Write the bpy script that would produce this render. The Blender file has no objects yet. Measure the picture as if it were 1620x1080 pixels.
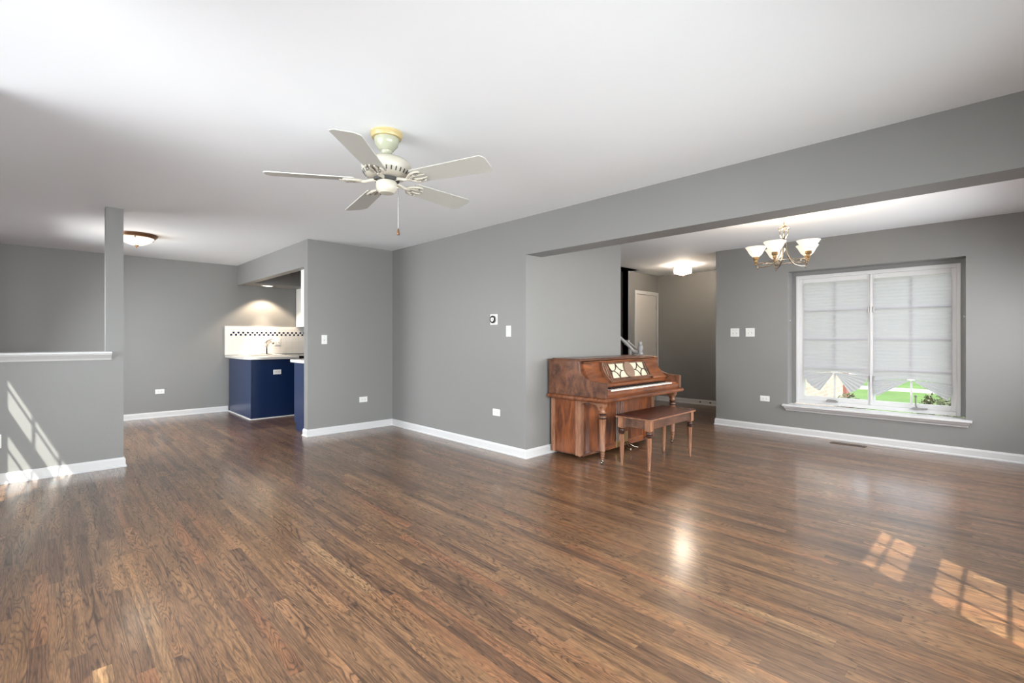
import bpy, math, random
from mathutils import Vector, Matrix
random.seed(7)
S = bpy.context.scene
COL = S.collection
PI = math.pi
# ------------------------------------------------------------------ camera, world, sun, window light, exposure
YAW = math.radians(44.1)
cam_d = bpy.data.cameras.new('camera'); cam = bpy.data.objects.new('camera', cam_d); COL.objects.link(cam)
cam_d.sensor_width = 36.0; cam_d.lens = 757/1620*36; cam_d.shift_y = -5/1620; cam_d.clip_start = 0.05; cam_d.clip_end = 300
cam.location = (0, 0, 1.22); cam.rotation_euler = (PI/2, 0, -YAW)
S.camera = cam
S.view_settings.view_transform = 'Standard'; S.view_settings.look = 'None'
S.view_settings.gamma = 1; S.view_settings.use_curve_mapping = False
S.view_settings.exposure = 0.66

w = bpy.data.worlds.new('world'); S.world = w; w.use_nodes = True
wn = w.node_tree.nodes; wl = w.node_tree.links
bg = wn['Background']
sky = wn.new('ShaderNodeTexSky'); sky.sky_type = 'NISHITA'; sky.sun_disc = False
sky.sun_elevation = math.radians(52); sky.sun_rotation = math.radians(216)
hs = wn.new('ShaderNodeHueSaturation'); hs.inputs['Saturation'].default_value = 0.35; hs.inputs['Value'].default_value = 1.0
wl.new(sky.outputs[0], hs.inputs['Color']); wl.new(hs.outputs[0], bg.inputs[0]); bg.inputs[1].default_value = 0.30

sun_d = bpy.data.lights.new('sun', 'SUN'); sun = bpy.data.objects.new('sun', sun_d); COL.objects.link(sun)
sun_d.energy = 10.5; sun_d.angle = math.radians(0.5); sun_d.color = (1, .96, .88)
sun.rotation_euler = Vector((0.72, 1.0, -1.58)).to_track_quat('-Z', 'Y').to_euler()

# area lights: daylight outside the plain panes, added fill inside the shaded windows
def window_light(loc, d, sx, sy, power, col=(.94, .975, 1)):
    l = bpy.data.lights.new('daylight_fill', 'AREA'); l.shape = 'RECTANGLE'; l.size = sx; l.size_y = sy
    l.energy = power; l.color = col; l.spread = math.radians(128)
    o = bpy.data.objects.new('daylight_fill', l); COL.objects.link(o); o.location = loc
    o.rotation_euler = Vector(d).to_track_quat('-Z', 'Z').to_euler()
# (from, to, shaded): plain casements let the sun in, shaded ones carry added fill lamps before closed shades
REAR_WINDOWS = [(-0.34, 1.7, 1), (2.16, 2.82, 0), (4.2, 6.4, 1)]       # x ranges in the rear wall; shaded windows are added for fill
LEFT_WINDOWS = [(0.36, 1.06, 0), (1.4, 4.1, 1), (4.39, 5.09, 0), (6.2, 8.3, 1)]   # y ranges in the left wall; first shaded window is added for fill
LP = 46
for (a, b, sh) in REAR_WINDOWS:
    window_light(((a+b)/2, -.76 if sh else -.98, 1.22), (0, 1, -.24), b-a, 1.4, LP*(b-a)*1.6*((.48 if a < 1 else .42) if sh else 1))
for (a, b, sh) in LEFT_WINDOWS:
    window_light((-.76 if sh else -.98, (a+b)/2, 1.22), (1, 0, -.42), b-a, 1.4, LP*(b-a)*1.6*((.34 if a < 2 else .55) if sh else (.30 if a < 1 else .5)))

# ------------------------------------------------------------------ materials
MATS = {}
def srgb(r, g, b):
    f = lambda v: (v/255/12.92) if v/255 <= .04045 else ((v/255+.055)/1.055)**2.4
    return (f(r), f(g), f(b), 1)
def mat(name, col, rough=.5, metal=0, bump=0, bscale=60, var=0, vscale=4, spec=None, trans=0, emit=None, es=0, coat=0):
    m = bpy.data.materials.new(name); m.use_nodes = True
    n = m.node_tree.nodes; l = m.node_tree.links; p = n['Principled BSDF']
    p.inputs['Base Color'].default_value = col; p.inputs['Roughness'].default_value = rough; p.inputs['Metallic'].default_value = metal
    if spec is not None: p.inputs['Specular IOR Level'].default_value = spec
    if coat: p.inputs['Coat Weight'].default_value = coat; p.inputs['Coat Roughness'].default_value = .12
    if trans: p.inputs['Transmission Weight'].default_value = trans
    if emit: p.inputs['Emission Color'].default_value = emit; p.inputs['Emission Strength'].default_value = es
    tc = n.new('ShaderNodeTexCoord')
    if var:
        nz = n.new('ShaderNodeTexNoise'); nz.inputs['Scale'].default_value = vscale; nz.inputs['Detail'].default_value = 4
        l.new(tc.outputs['Object'], nz.inputs['Vector'])
        mp = n.new('ShaderNodeMapRange'); mp.inputs[3].default_value = 1-var; mp.inputs[4].default_value = 1+var
        l.new(nz.outputs['Fac'], mp.inputs[0])
        mx = n.new('ShaderNodeVectorMath'); mx.operation = 'SCALE'; mx.inputs[0].default_value = col[:3]
        l.new(mp.outputs[0], mx.inputs['Scale']); l.new(mx.outputs[0], p.inputs['Base Color'])
    if bump:
        nb = n.new('ShaderNodeTexNoise'); nb.inputs['Scale'].default_value = bscale; nb.inputs['Detail'].default_value = 3
        l.new(tc.outputs['Object'], nb.inputs['Vector'])
        bp = n.new('ShaderNodeBump'); bp.inputs['Strength'].default_value = bump; bp.inputs['Distance'].default_value = .002
        l.new(nb.outputs['Fac'], bp.inputs['Height']); l.new(bp.outputs[0], p.inputs['Normal'])
    MATS[name] = m
    return m

WALL = mat('gray_wall_paint', (.245, .243, .236, 1), .42, bump=.25, bscale=90, var=.02, vscale=2, spec=.45)
CEIL = mat('white_ceiling_paint', (.84, .87, .89, 1), .75, bump=.15, bscale=70, var=.01)
DARK = mat('dark_stairwell_brown', (.10, .08, .065, 1), .6, var=.05)  # same dark brown on every stairwell surface
TRIM = mat('white_trim_enamel', (.66, .66, .66, 1), .35, var=.01)
DOORM = mat('white_door_paint', (.66, .64, .61, 1), .35, var=.015)
PLAST = mat('white_plastic', (.82, .82, .80, 1), .35, var=.01, vscale=30)
SLOT = mat('dark_slot', (.05, .05, .05, 1), .6, var=.05)
BLUE = mat('navy_cabinet_paint', (.005, .021, .078, 1), .28, bump=.1, bscale=40, var=.08, vscale=3, spec=.7)
CABW = mat('white_cabinet_paint', (.80, .79, .76, 1), .3, var=.01)
COUNT = mat('light_laminate_counter', (.62, .60, .57, 1), .25, var=.06, vscale=60)
BLACK = mat('black_glass', (.008, .008, .008, 1), .12, var=.05)
STEEL = mat('brushed_nickel', (.62, .56, .50, 1), .25, metal=1, var=.05, vscale=20)
CHROME = mat('polished_nickel', (.36, .31, .25, 1), .22, metal=1, var=.03, vscale=20)
BRASS = mat('antique_brass', (.50, .33, .16, 1), .3, metal=1, var=.08, vscale=20)
BRONZE = mat('oil_rubbed_bronze', (.20, .105, .055, 1), .3, metal=.7, var=.15, vscale=20)
FANW = mat('off_white_fan_enamel', (.50, .475, .40, 1), .3, var=.03, vscale=10)
FANB = mat('off_white_fan_blade', (.48, .48, .44, 1), .35, var=.02, vscale=6)
FANY = mat('yellowed_cream_enamel', (.50, .40, .19, 1), .25, var=.06, vscale=8)
FANG = mat('pale_green_cream_enamel', (.37, .38, .28, 1), .22, var=.05, vscale=8)
IVORY = mat('ivory_key', (.82, .80, .73, 1), .25, var=.02, vscale=30)
EBONY = mat('ebony_key', (.012, .010, .010, 1), .3, var=.05)
CLOTH = mat('cream_grille_cloth', (.62, .56, .42, 1), .8, bump=.5, bscale=400, var=.1, vscale=40)
MEDAL = mat('taupe_medallion_wood', (.22, .145, .10, 1), .4, var=.12, vscale=20)
REG = mat('brown_register_metal', (.10, .055, .028, 1), .4, metal=.3, var=.1, vscale=30)
GRAYM = mat('gray_metal', (.30, .29, .28, 1), .35, metal=.8, var=.05, vscale=30)
PATH = mat('pale_concrete', (.62, .60, .56, 1), .8, var=.08, vscale=3)
BARK = mat('brown_twigs', (.08, .05, .03, 1), .8, var=.2, vscale=12)
LEAF = mat('dull_green_leaves', (.06, .075, .03, 1), .6, var=.5, vscale=9)

def wood(name, c1, c2, scale=1.0, rough=.28, axis='Z'):
    m = bpy.data.materials.new(name); m.use_nodes = True
    n = m.node_tree.nodes; l = m.node_tree.links; p = n['Principled BSDF']
    p.inputs['Roughness'].default_value = rough; p.inputs['Coat Weight'].default_value = .22; p.inputs['Coat Roughness'].default_value = .16
    tc = n.new('ShaderNodeTexCoord'); mp = n.new('ShaderNodeMapping')
    sc = {'Z': (9, 9, 1.5), 'X': (1.5, 9, 9), 'Y': (9, 1.5, 9), 'B': (5, 5, 4)}[axis]
    mp.inputs['Scale'].default_value = [v*scale for v in sc]
    l.new(tc.outputs['Object'], mp.inputs[0])
    a = n.new('ShaderNodeTexNoise'); a.inputs['Scale'].default_value = 1.3; a.inputs['Detail'].default_value = 6; a.inputs['Distortion'].default_value = 1.2
    b = n.new('ShaderNodeTexNoise'); b.inputs['Scale'].default_value = 9; b.inputs['Detail'].default_value = 5
    l.new(mp.outputs[0], a.inputs['Vector']); l.new(mp.outputs[0], b.inputs['Vector'])
    ad = n.new('ShaderNodeMath'); ad.operation = 'MULTIPLY_ADD'; ad.inputs[1].default_value = .35
    l.new(b.outputs['Fac'], ad.inputs[0]); l.new(a.outputs['Fac'], ad.inputs[2])
    r = n.new('ShaderNodeValToRGB'); r.color_ramp.elements[0].position = .48; r.color_ramp.elements[1].position = .88
    r.color_ramp.elements[0].color = c1; r.color_ramp.elements[1].color = c2
    l.new(ad.outputs[0], r.inputs[0]); l.new(r.outputs[0], p.inputs['Base Color'])
    MATS[name] = m
    return m
WOOD = wood('walnut_veneer', (.050, .013, .005, 1), (.27, .078, .022, 1), 1.0, .28, 'Z')
WOODX = wood('walnut_veneer_horizontal', (.065, .018, .007, 1), (.27, .085, .027, 1), 1.0, .28, 'X')
WOODB = wood('burl_walnut_veneer', (.050, .020, .012, 1), (.20, .080, .040, 1), 1.3, .30, 'B')
WOODL = wood('turned_leg_walnut', (.15, .060, .030, 1), (.34, .16, .085, 1), 1.5, .32, 'Z')
WOODT = wood('bench_top_mahogany', (.022, .006, .004, 1), (.085, .020, .010, 1), 1.0, .22, 'X')
WOODA = wood('bench_apron_walnut', (.045, .020, .012, 1), (.16, .07, .04, 1), 1.0, .3, 'X')
WOODD = wood('dark_lattice_wood', (.022, .010, .007, 1), (.07, .03, .02, 1), 1.0, .3, 'X')

def thin_glass():
    m = bpy.data.materials.new('window_glass'); m.use_nodes = True
    n = m.node_tree.nodes; l = m.node_tree.links; n.remove(n['Principled BSDF'])
    o = n['Material Output']; t = n.new('ShaderNodeBsdfTransparent'); t.inputs[0].default_value = (.96, .98, .97, 1)
    g = n.new('ShaderNodeBsdfGlossy'); g.inputs['Roughness'].default_value = .02
    lw = n.new('ShaderNodeLayerWeight'); lw.inputs[0].default_value = .5
    pw = n.new('ShaderNodeMath'); pw.operation = 'POWER'; pw.inputs[1].default_value = 4; l.new(lw.outputs['Facing'], pw.inputs[0])
    fr = n.new('ShaderNodeMath'); fr.operation = 'MULTIPLY_ADD'; fr.inputs[1].default_value = .6; fr.inputs[2].default_value = .05; l.new(pw.outputs[0], fr.inputs[0])
    mx = n.new('ShaderNodeMixShader'); l.new(fr.outputs[0], mx.inputs[0]); l.new(t.outputs[0], mx.inputs[1]); l.new(g.outputs[0], mx.inputs[2])
    l.new(mx.outputs[0], o.inputs[0]); return m
GLASS = thin_glass()
def shade_mat(name, col, tr, tfac=.6):
    m = bpy.data.materials.new(name); m.use_nodes = True
    n = m.node_tree.nodes; l = m.node_tree.links; n.remove(n['Principled BSDF']); o = n['Material Output']
    tc = n.new('ShaderNodeTexCoord'); nz = n.new('ShaderNodeTexNoise'); nz.inputs['Scale'].default_value = 120; l.new(tc.outputs['Object'], nz.inputs[0])
    mp = n.new('ShaderNodeMapRange'); mp.inputs[3].default_value = .93; mp.inputs[4].default_value = 1.05; l.new(nz.outputs['Fac'], mp.inputs[0])
    d = n.new('ShaderNodeBsdfDiffuse'); t = n.new('ShaderNodeBsdfTranslucent')
    for nd, c in ((d, col), (t, tr)):
        v = n.new('ShaderNodeVectorMath'); v.operation = 'SCALE'; v.inputs[0].default_value = c; l.new(mp.outputs[0], v.inputs['Scale']); l.new(v.outputs[0], nd.inputs[0])
    mx = n.new('ShaderNodeMixShader'); mx.inputs[0].default_value = tfac
    l.new(d.outputs[0], mx.inputs[1]); l.new(t.outputs[0], mx.inputs[2]); l.new(mx.outputs[0], o.inputs[0]); return m
PAPER = shade_mat('white_pleated_paper', (.62, .62, .63), (.70, .665, .73), .5)
def glow_glass(name, col, strength, edge):
    m = bpy.data.materials.new(name); m.use_nodes = True
    n = m.node_tree.nodes; l = m.node_tree.links; p = n['Principled BSDF']
    p.inputs['Base Color'].default_value = (.85, .80, .70, 1); p.inputs['Roughness'].default_value = .3
    p.inputs['Emission Color'].default_value = col; p.inputs['Emission Strength'].default_value = strength
    tc = n.new('ShaderNodeTexCoord'); nz = n.new('ShaderNodeTexNoise'); nz.inputs['Scale'].default_value = 14; nz.inputs['Detail'].default_value = 3
    l.new(tc.outputs['Object'], nz.inputs[0])
    r = n.new('ShaderNodeValToRGB'); r.color_ramp.elements[0].color = edge; r.color_ramp.elements[1].color = col
    r.color_ramp.elements[0].position = .3; r.color_ramp.elements[1].position = .6
    l.new(nz.outputs['Fac'], r.inputs[0]); l.new(r.outputs[0], p.inputs['Emission Color']); return m
ALAB = glow_glass('lit_alabaster_glass', (1, .90, .72, 1), .62, (1, .80, .50, 1))
OPAL = glow_glass('lit_opal_glass', (1, .91, .76, 1), .42, (1, .86, .64, 1))
BULB = mat('lit_downlight_lens', (1, 1, 1, 1), .4, emit=(1, .88, .70, 1), es=2, var=.01)
def crystal_mat():
    m = bpy.data.materials.new('lit_crystal'); m.use_nodes = True
    n = m.node_tree.nodes; l = m.node_tree.links; p = n['Principled BSDF']
    p.inputs['Base Color'].default_value = (.95, .95, .92, 1); p.inputs['Roughness'].default_value = .08
    p.inputs['Emission Color'].default_value = (1, .95, .86, 1)
    tc = n.new('ShaderNodeTexCoord'); nz = n.new('ShaderNodeTexVoronoi'); nz.inputs['Scale'].default_value = 30
    l.new(tc.outputs['Object'], nz.inputs['Vector'])
    mp = n.new('ShaderNodeMapRange'); mp.inputs[1].default_value = 0; mp.inputs[2].default_value = .8; mp.inputs[3].default_value = .75; mp.inputs[4].default_value = .30
    l.new(nz.outputs['Distance'], mp.inputs[0]); l.new(mp.outputs[0], p.inputs['Emission Strength'])
    t = n.new('ShaderNodeBsdfTransparent'); mx = n.new('ShaderNodeMixShader'); mx.inputs[0].default_value = .62
    l.new(t.outputs[0], mx.inputs[1]); l.new(p.outputs[0], mx.inputs[2]); l.new(mx.outputs[0], n['Material Output'].inputs[0]); return m
CRYST = crystal_mat()

# math helper for node graphs
class G:
    def __init__(s, m): s.n = m.node_tree.nodes; s.l = m.node_tree.links
    def m(s, op, a, b=None, c=None):
        k = s.n.new('ShaderNodeMath'); k.operation = op
        for i, v in enumerate((a, b, c)):
            if v is None: continue
            if isinstance(v, (int, float)): k.inputs[i].default_value = v
            else: s.l.new(v, k.inputs[i])
        return k.outputs[0]
    def xyz(s, x, y, z):
        k = s.n.new('ShaderNodeCombineXYZ')
        for i, v in enumerate((x, y, z)):
            if isinstance(v, (int, float)): k.inputs[i].default_value = v
            else: s.l.new(v, k.inputs[i])
        return k.outputs[0]
    def noise(s, vec, scale, det=3, dist=0, rough=.5):
        k = s.n.new('ShaderNodeTexNoise'); k.inputs['Scale'].default_value = scale; k.inputs['Detail'].default_value = det
        k.inputs['Distortion'].default_value = dist; k.inputs['Roughness'].default_value = rough; s.l.new(vec, k.inputs['Vector']); return k.outputs['Fac']
    def white(s, vec):
        k = s.n.new('ShaderNodeTexWhiteNoise'); k.noise_dimensions = '3D'; s.l.new(vec, k.inputs['Vector']); return k
    def ramp(s, fac, stops):
        k = s.n.new('ShaderNodeValToRGB'); e = k.color_ramp.elements
        while len(e) < len(stops): e.new(.5)
        for q, (p, c) in zip(e, stops): q.position = p; q.color = c
        s.l.new(fac, k.inputs[0]); return k.outputs[0]
    def mix(s, fac, a, b, mode='MIX'):
        k = s.n.new('ShaderNodeMix'); k.data_type = 'RGBA'; k.blend_type = mode
        for i, v in ((0, fac), (6, a), (7, b)):
            if isinstance(v, (int, float, tuple)): k.inputs[i].default_value = v
            else: s.l.new(v, k.inputs[i])
        return k.outputs[2]

def floor_mat():
    m = bpy.data.materials.new('stained_oak_strip_floor'); m.use_nodes = True
    g = G(m); p = g.n['Principled BSDF']
    tc = g.n.new('ShaderNodeTexCoord'); sp = g.n.new('ShaderNodeSeparateXYZ'); g.l.new(tc.outputs['Object'], sp.inputs[0])
    X, Y = sp.outputs[0], sp.outputs[1]
    W = .0572
    xs = g.m('DIVIDE', X, W); ci = g.m('FLOOR', xs); fx = g.m('FRACT', xs)
    r0 = g.white(g.xyz(ci, 3.1, 0)).outputs['Value']
    L = g.m('MULTIPLY_ADD', g.white(g.xyz(ci, 9.7, 1)).outputs['Value'], .55, .62)
    ys = g.m('DIVIDE', g.m('MULTIPLY_ADD', r0, 3.0, Y), L); ri = g.m('FLOOR', ys); fy = g.m('FRACT', ys)
    idn = g.white(g.xyz(ci, ri, 5.0)); rv = idn.outputs['Value']
    sc = g.n.new('ShaderNodeSeparateColor'); g.l.new(idn.outputs['Color'], sc.inputs[0]); rA, rB, rC = sc.outputs
    # grain: contour lines of a stretched noise, offset for each board (cathedral figure)
    gx = g.m('MULTIPLY_ADD', rA, 37.0, g.m('MULTIPLY', X, g.m('MULTIPLY_ADD', rC, 12.0, 9.0)))
    gy = g.m('MULTIPLY_ADD', rB, 91.0, g.m('MULTIPLY', Y, g.m('MULTIPLY_ADD', rA, 1.1, .55)))
    base = g.noise(g.xyz(gx, gy, g.m('MULTIPLY', rv, 20)), 1.0, 2.5, .18, .45)
    fine = g.noise(g.xyz(g.m('MULTIPLY', X, 60), g.m('MULTIPLY', Y, 14), rv), 1.0, 3)
    bb = g.m('MULTIPLY_ADD', fine, .014, base)
    rings = g.m('FRACT', g.m('MULTIPLY', bb, g.m('MULTIPLY_ADD', rB, 14.0, 20.0)))
    tri = g.m('ABSOLUTE', g.m('MULTIPLY_ADD', rings, 2.0, -1.0))          # 1 at line
    line = g.m('POWER', tri, 3.2)
    patch = g.noise(g.xyz(gx, gy, 4.0), .8, 2)
    line = g.m('MULTIPLY', line, g.ramp(patch, [(.30, (.45,)*3+(1,)), (.58, (1,)*3+(1,))]))
    pores = g.noise(g.xyz(g.m('MULTIPLY', X, 420), g.m('MULTIPLY', Y, 22), rv), 1.0, 2)
    pr = g.ramp(pores, [(.42, (.62,)*3+(1,)), (.60, (1.0,)*3+(1,))])
    tone = g.ramp(rv, [(0, (.150, .076, .040, 1)), (.22, (.195, .102, .052, 1)), (.5, (.240, .130, .064, 1)), (.75, (.280, .150, .070, 1)), (.88, (.270, .120, .055, 1)), (1, (.335, .195, .096, 1))])
    blotch = g.noise(g.xyz(g.m('MULTIPLY', X, 3), g.m('MULTIPLY', Y, 1.5), g.m('MULTIPLY', rv, 9)), 1.6, 3)
    tone = g.mix(.6, tone, g.ramp(blotch, [(.3, (.62, .60, .58, 1)), (.7, (1.25, 1.22, 1.18, 1))]), 'MULTIPLY')
    tone = g.mix(1.0, tone, pr, 'MULTIPLY')
    strk = g.noise(g.xyz(g.m('MULTIPLY', X, 55), g.m('MULTIPLY_ADD', rB, 40.0, g.m('MULTIPLY', Y, 2.2)), g.m('MULTIPLY', rv, 30)), 1.0, 3, .3)
    tone = g.mix(.85, tone, g.ramp(strk, [(.34, (.42, .38, .35, 1)), (.50, (1, 1, 1, 1)), (.70, (1.14, 1.12, 1.08, 1))]), 'MULTIPLY')
    col = g.mix(g.m('MULTIPLY', line, .95), tone, (.026, .013, .008, 1))
    # seams between boards
    ex = g.m('MULTIPLY', g.m('MINIMUM', fx, g.m('SUBTRACT', 1.0, fx)), W)
    ey = g.m('MULTIPLY', g.m('MINIMUM', fy, g.m('SUBTRACT', 1.0, fy)), L)
    e = g.m('MINIMUM', ex, ey)
    seam = g.m('LESS_THAN', e, .0006)
    col = g.mix(g.m('MULTIPLY', seam, .55), col, (.03, .018, .012, 1))
    g.l.new(col, p.inputs['Base Color'])
    rn = g.noise(g.xyz(X, Y, 2.0), 2.2, 3)
    g.l.new(g.m('MULTIPLY_ADD', line, .10, g.m('MULTIPLY_ADD', rn, .10, .30)), p.inputs['Roughness'])
    p.inputs['Specular IOR Level'].default_value = .5; p.inputs['Coat Weight'].default_value = .7; p.inputs['Coat Roughness'].default_value = .17; p.inputs['Coat IOR'].default_value = 1.6
    h = g.m('SUBTRACT', g.m('MULTIPLY', g.m('MINIMUM', e, .0015), 300), g.m('MULTIPLY', line, .25))
    h = g.m('ADD', h, g.m('MULTIPLY', g.noise(g.xyz(g.m('MULTIPLY', X, 6), g.m('MULTIPLY', Y, 1.2), 0.0), 1.5, 2), .7))
    bp = g.n.new('ShaderNodeBump'); bp.inputs['Strength'].default_value = .22; bp.inputs['Distance'].default_value = .0012
    g.l.new(h, bp.inputs['Height']); g.l.new(bp.outputs[0], p.inputs['Normal']); g.l.new(bp.outputs[0], p.inputs['Coat Normal'])
    return m
FLOOR = floor_mat()

def tile_mat():     # white field tile in world X/Z with a checker band of navy mosaic
    m = bpy.data.materials.new('white_tile_with_navy_checker'); m.use_nodes = True
    g = G(m); p = g.n['Principled BSDF']; p.inputs['Roughness'].default_value = .18
    tc = g.n.new('ShaderNodeTexCoord'); sp = g.n.new('ShaderNodeSeparateXYZ'); g.l.new(tc.outputs['Object'], sp.inputs[0])
    X, Z = sp.outputs[0], sp.outputs[2]
    T = .108
    fx = g.m('FRACT', g.m('DIVIDE', g.m('SUBTRACT', X, 2.12), T)); fz = g.m('FRACT', g.m('DIVIDE', g.m('SUBTRACT', Z, .93), T))
    ed = g.m('MINIMUM', g.m('MINIMUM', fx, g.m('SUBTRACT', 1.0, fx)), g.m('MINIMUM', fz, g.m('SUBTRACT', 1.0, fz)))
    grout = g.m('LESS_THAN', ed, .022)
    q = .0365; z0 = 1.262
    cx = g.m('FLOOR', g.m('DIVIDE', g.m('SUBTRACT', X, 2.19), q)); cz = g.m('FLOOR', g.m('DIVIDE', g.m('SUBTRACT', Z, z0), q))
    par = g.m('LESS_THAN', g.m('ABSOLUTE', g.m('SUBTRACT', g.m('MODULO', g.m('ADD', g.m('ADD', cx, cz), 100.0), 2.0), 0.0)), .5)
    inb = g.m('MULTIPLY', g.m('GREATER_THAN', Z, z0), g.m('LESS_THAN', Z, z0+2*q))
    qx = g.m('FRACT', g.m('DIVIDE', g.m('SUBTRACT', X, 2.19), q)); qz = g.m('FRACT', g.m('DIVIDE', g.m('SUBTRACT', Z, z0), q))
    qe = g.m('MINIMUM', g.m('MINIMUM', qx, g.m('SUBTRACT', 1.0, qx)), g.m('MINIMUM', qz, g.m('SUBTRACT', 1.0, qz)))
    inner = g.m('GREATER_THAN', qe, .05)
    startx = g.m('GREATER_THAN', X, 2.19)
    navy = g.m('MULTIPLY', g.m('MULTIPLY', g.m('MULTIPLY', par, inb), inner), startx)
    col = g.mix(grout, (.78, .77, .74, 1), (.69, .68, .65, 1))
    col = g.mix(inb, col, (.78, .77, .74, 1))
    col = g.mix(navy, col, (.012, .018, .05, 1))
    g.l.new(col, p.inputs['Base Color']); return m
TILE = tile_mat()
def grass_mat():
    m = bpy.data.materials.new('bright_lawn'); m.use_nodes = True
    g = G(m); p = g.n['Principled BSDF']; p.inputs['Roughness'].default_value = .8
    tc = g.n.new('ShaderNodeTexCoord'); a = g.noise(tc.outputs['Object'], 1.2, 4); b = g.noise(tc.outputs['Object'], 45, 3)
    f = g.m('MULTIPLY_ADD', b, .5, g.m('MULTIPLY', a, .6))
    g.l.new(g.ramp(f, [(.3, (.035, .085, .012, 1)), (.75, (.085, .16, .028, 1))]), p.inputs['Base Color']); return m
GRASS = grass_mat()
def brick_mat():
    m = bpy.data.materials.new('pale_pink_brick'); m.use_nodes = True
    g = G(m); p = g.n['Principled BSDF']; p.inputs['Roughness'].default_value = .85
    tc = g.n.new('ShaderNodeTexCoord'); sp = g.n.new('ShaderNodeSeparateXYZ'); g.l.new(tc.outputs['Object'], sp.inputs[0])
    b = g.n.new('ShaderNodeTexBrick'); b.inputs['Scale'].default_value = 1; b.inputs['Brick Width'].default_value = .2; b.inputs['Row Height'].default_value = .075; b.inputs['Mortar Size'].default_value = .008
    b.inputs['Color1'].default_value = (.27, .20, .175, 1); b.inputs['Color2'].default_value = (.33, .26, .23, 1); b.inputs['Mortar'].default_value = (.32, .30, .27, 1)
    g.l.new(g.xyz(g.m('ADD', sp.outputs[0], sp.outputs[1]), sp.outputs[2], 0.0), b.inputs['Vector']); g.l.new(b.outputs['Color'], p.inputs['Base Color']); return m
BRICK = brick_mat()

# ------------------------------------------------------------------ mesh building
class MB:
    def __init__(s): s.v = []; s.f = []
    def add(s, vs, fs):
        o = len(s.v); s.v += [tuple(v) for v in vs]; s.f += [tuple(i+o for i in f) for f in fs]; return s
    def box(s, x0, x1, y0, y1, z0, z1):
        return s.add([(x0,y0,z0),(x1,y0,z0),(x1,y1,z0),(x0,y1,z0),(x0,y0,z1),(x1,y0,z1),(x1,y1,z1),(x0,y1,z1)],
                     [(0,3,2,1),(4,5,6,7),(0,1,5,4),(1,2,6,5),(2,3,7,6),(3,0,4,7)])
    def prism(s, poly, a0, a1, axis='z'):          # poly (u,v) extruded along axis; x: (y,z)  y: (x,z)  z: (x,y)
        n = len(poly)
        P = {'z': lambda u, v, a: (u, v, a), 'x': lambda u, v, a: (a, u, v), 'y': lambda u, v, a: (u, a, v)}[axis]
        ar = sum(poly[i][0]*poly[(i+1) % n][1]-poly[(i+1) % n][0]*poly[i][1] for i in range(n))
        if (ar > 0) != (axis != 'y'): poly = poly[::-1]
        vs = [P(u, v, a0) for u, v in poly]+[P(u, v, a1) for u, v in poly]
        fs = [tuple(range(n))[::-1], tuple(range(n, 2*n))]+[(i, (i+1) % n, n+(i+1) % n, n+i) for i in range(n)]
        return s.add(vs, fs)
    def lathe(s, cx, cy, prof, n=32, flute=None, caps=True, M=None):   # prof [(r,z)] ; flute=(count, depth, z0, z1)
        vs = []; fs = []
        for r, z in prof:
            for k in range(n):
                a = 2*PI*k/n; rr = r
                if flute and flute[2] <= z <= flute[3]: rr = r*(1-flute[1]*(.5-.5*math.cos(a*flute[0])))
                p = Vector((rr*math.cos(a), rr*math.sin(a), z))
                if M: p = M @ p
                vs.append((cx+p.x, cy+p.y, p.z))
        m = len(prof); up = prof[-1][1] >= prof[0][1]
        for i in range(m-1):
            for k in range(n):
                q = (i*n+k, i*n+(k+1) % n, (i+1)*n+(k+1) % n, (i+1)*n+k)
                fs.append(q if up else q[::-1])
        if caps:
            b = tuple(range(n)); t = tuple(range((m-1)*n, m*n))
            fs += [b[::-1], t] if up else [b, t[::-1]]
        return s.add(vs, fs)
    def tube(s, pts, r, n=8):
        pts = [Vector(p) for p in pts]; vs = []; fs = []; m = len(pts)
        rr = r if isinstance(r, (list, tuple)) else [r]*m
        up = None
        for i, p in enumerate(pts):
            t = (pts[min(i+1, m-1)]-pts[max(i-1, 0)]).normalized()
            if up is None: up = t.orthogonal().normalized()
            up = (up-t*up.dot(t)).normalized(); sd = t.cross(up)
            for k in range(n):
                a = 2*PI*k/n; vs.append(p+(up*math.cos(a)+sd*math.sin(a))*rr[i])
        for i in range(m-1):
            for k in range(n): fs.append((i*n+k, i*n+(k+1) % n, (i+1)*n+(k+1) % n, (i+1)*n+k))
        fs += [tuple(range(n))[::-1], tuple(range((m-1)*n, m*n))]
        return s.add(vs, fs)
    def sweep(s, path, prof, closed=False):        # 2D path (x,y); prof list (offset to the right of travel, z)
        n = len(path); P = [Vector(p) for p in path]; vs = []; fs = []; k = len(prof)
        for i in range(n):
            d1 = (P[i]-P[i-1]).normalized() if (i > 0 or closed) else None
            d2 = (P[(i+1) % n]-P[i]).normalized() if (i < n-1 or closed) else None
            d1 = d1 or d2; d2 = d2 or d1
            n1 = Vector((d1.y, -d1.x)); n2 = Vector((d2.y, -d2.x)); b = (n1+n2); b = b/max(b.length_squared, 1e-6)*2
            for o, z in prof: vs.append((P[i].x+b.x*o, P[i].y+b.y*o, z))
        for i in range(n-1 if not closed else n):
            j = (i+1) % n
            for q in range(k): fs.append((i*k+q, j*k+q, j*k+(q+1) % k, i*k+(q+1) % k))
        if not closed: fs += [tuple(range(k)), tuple(range((n-1)*k, n*k))[::-1]]
        return s.add(vs, fs)
    def xf(s, M): s.v = [tuple(M @ Vector(v)) for v in s.v]; return s

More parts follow.
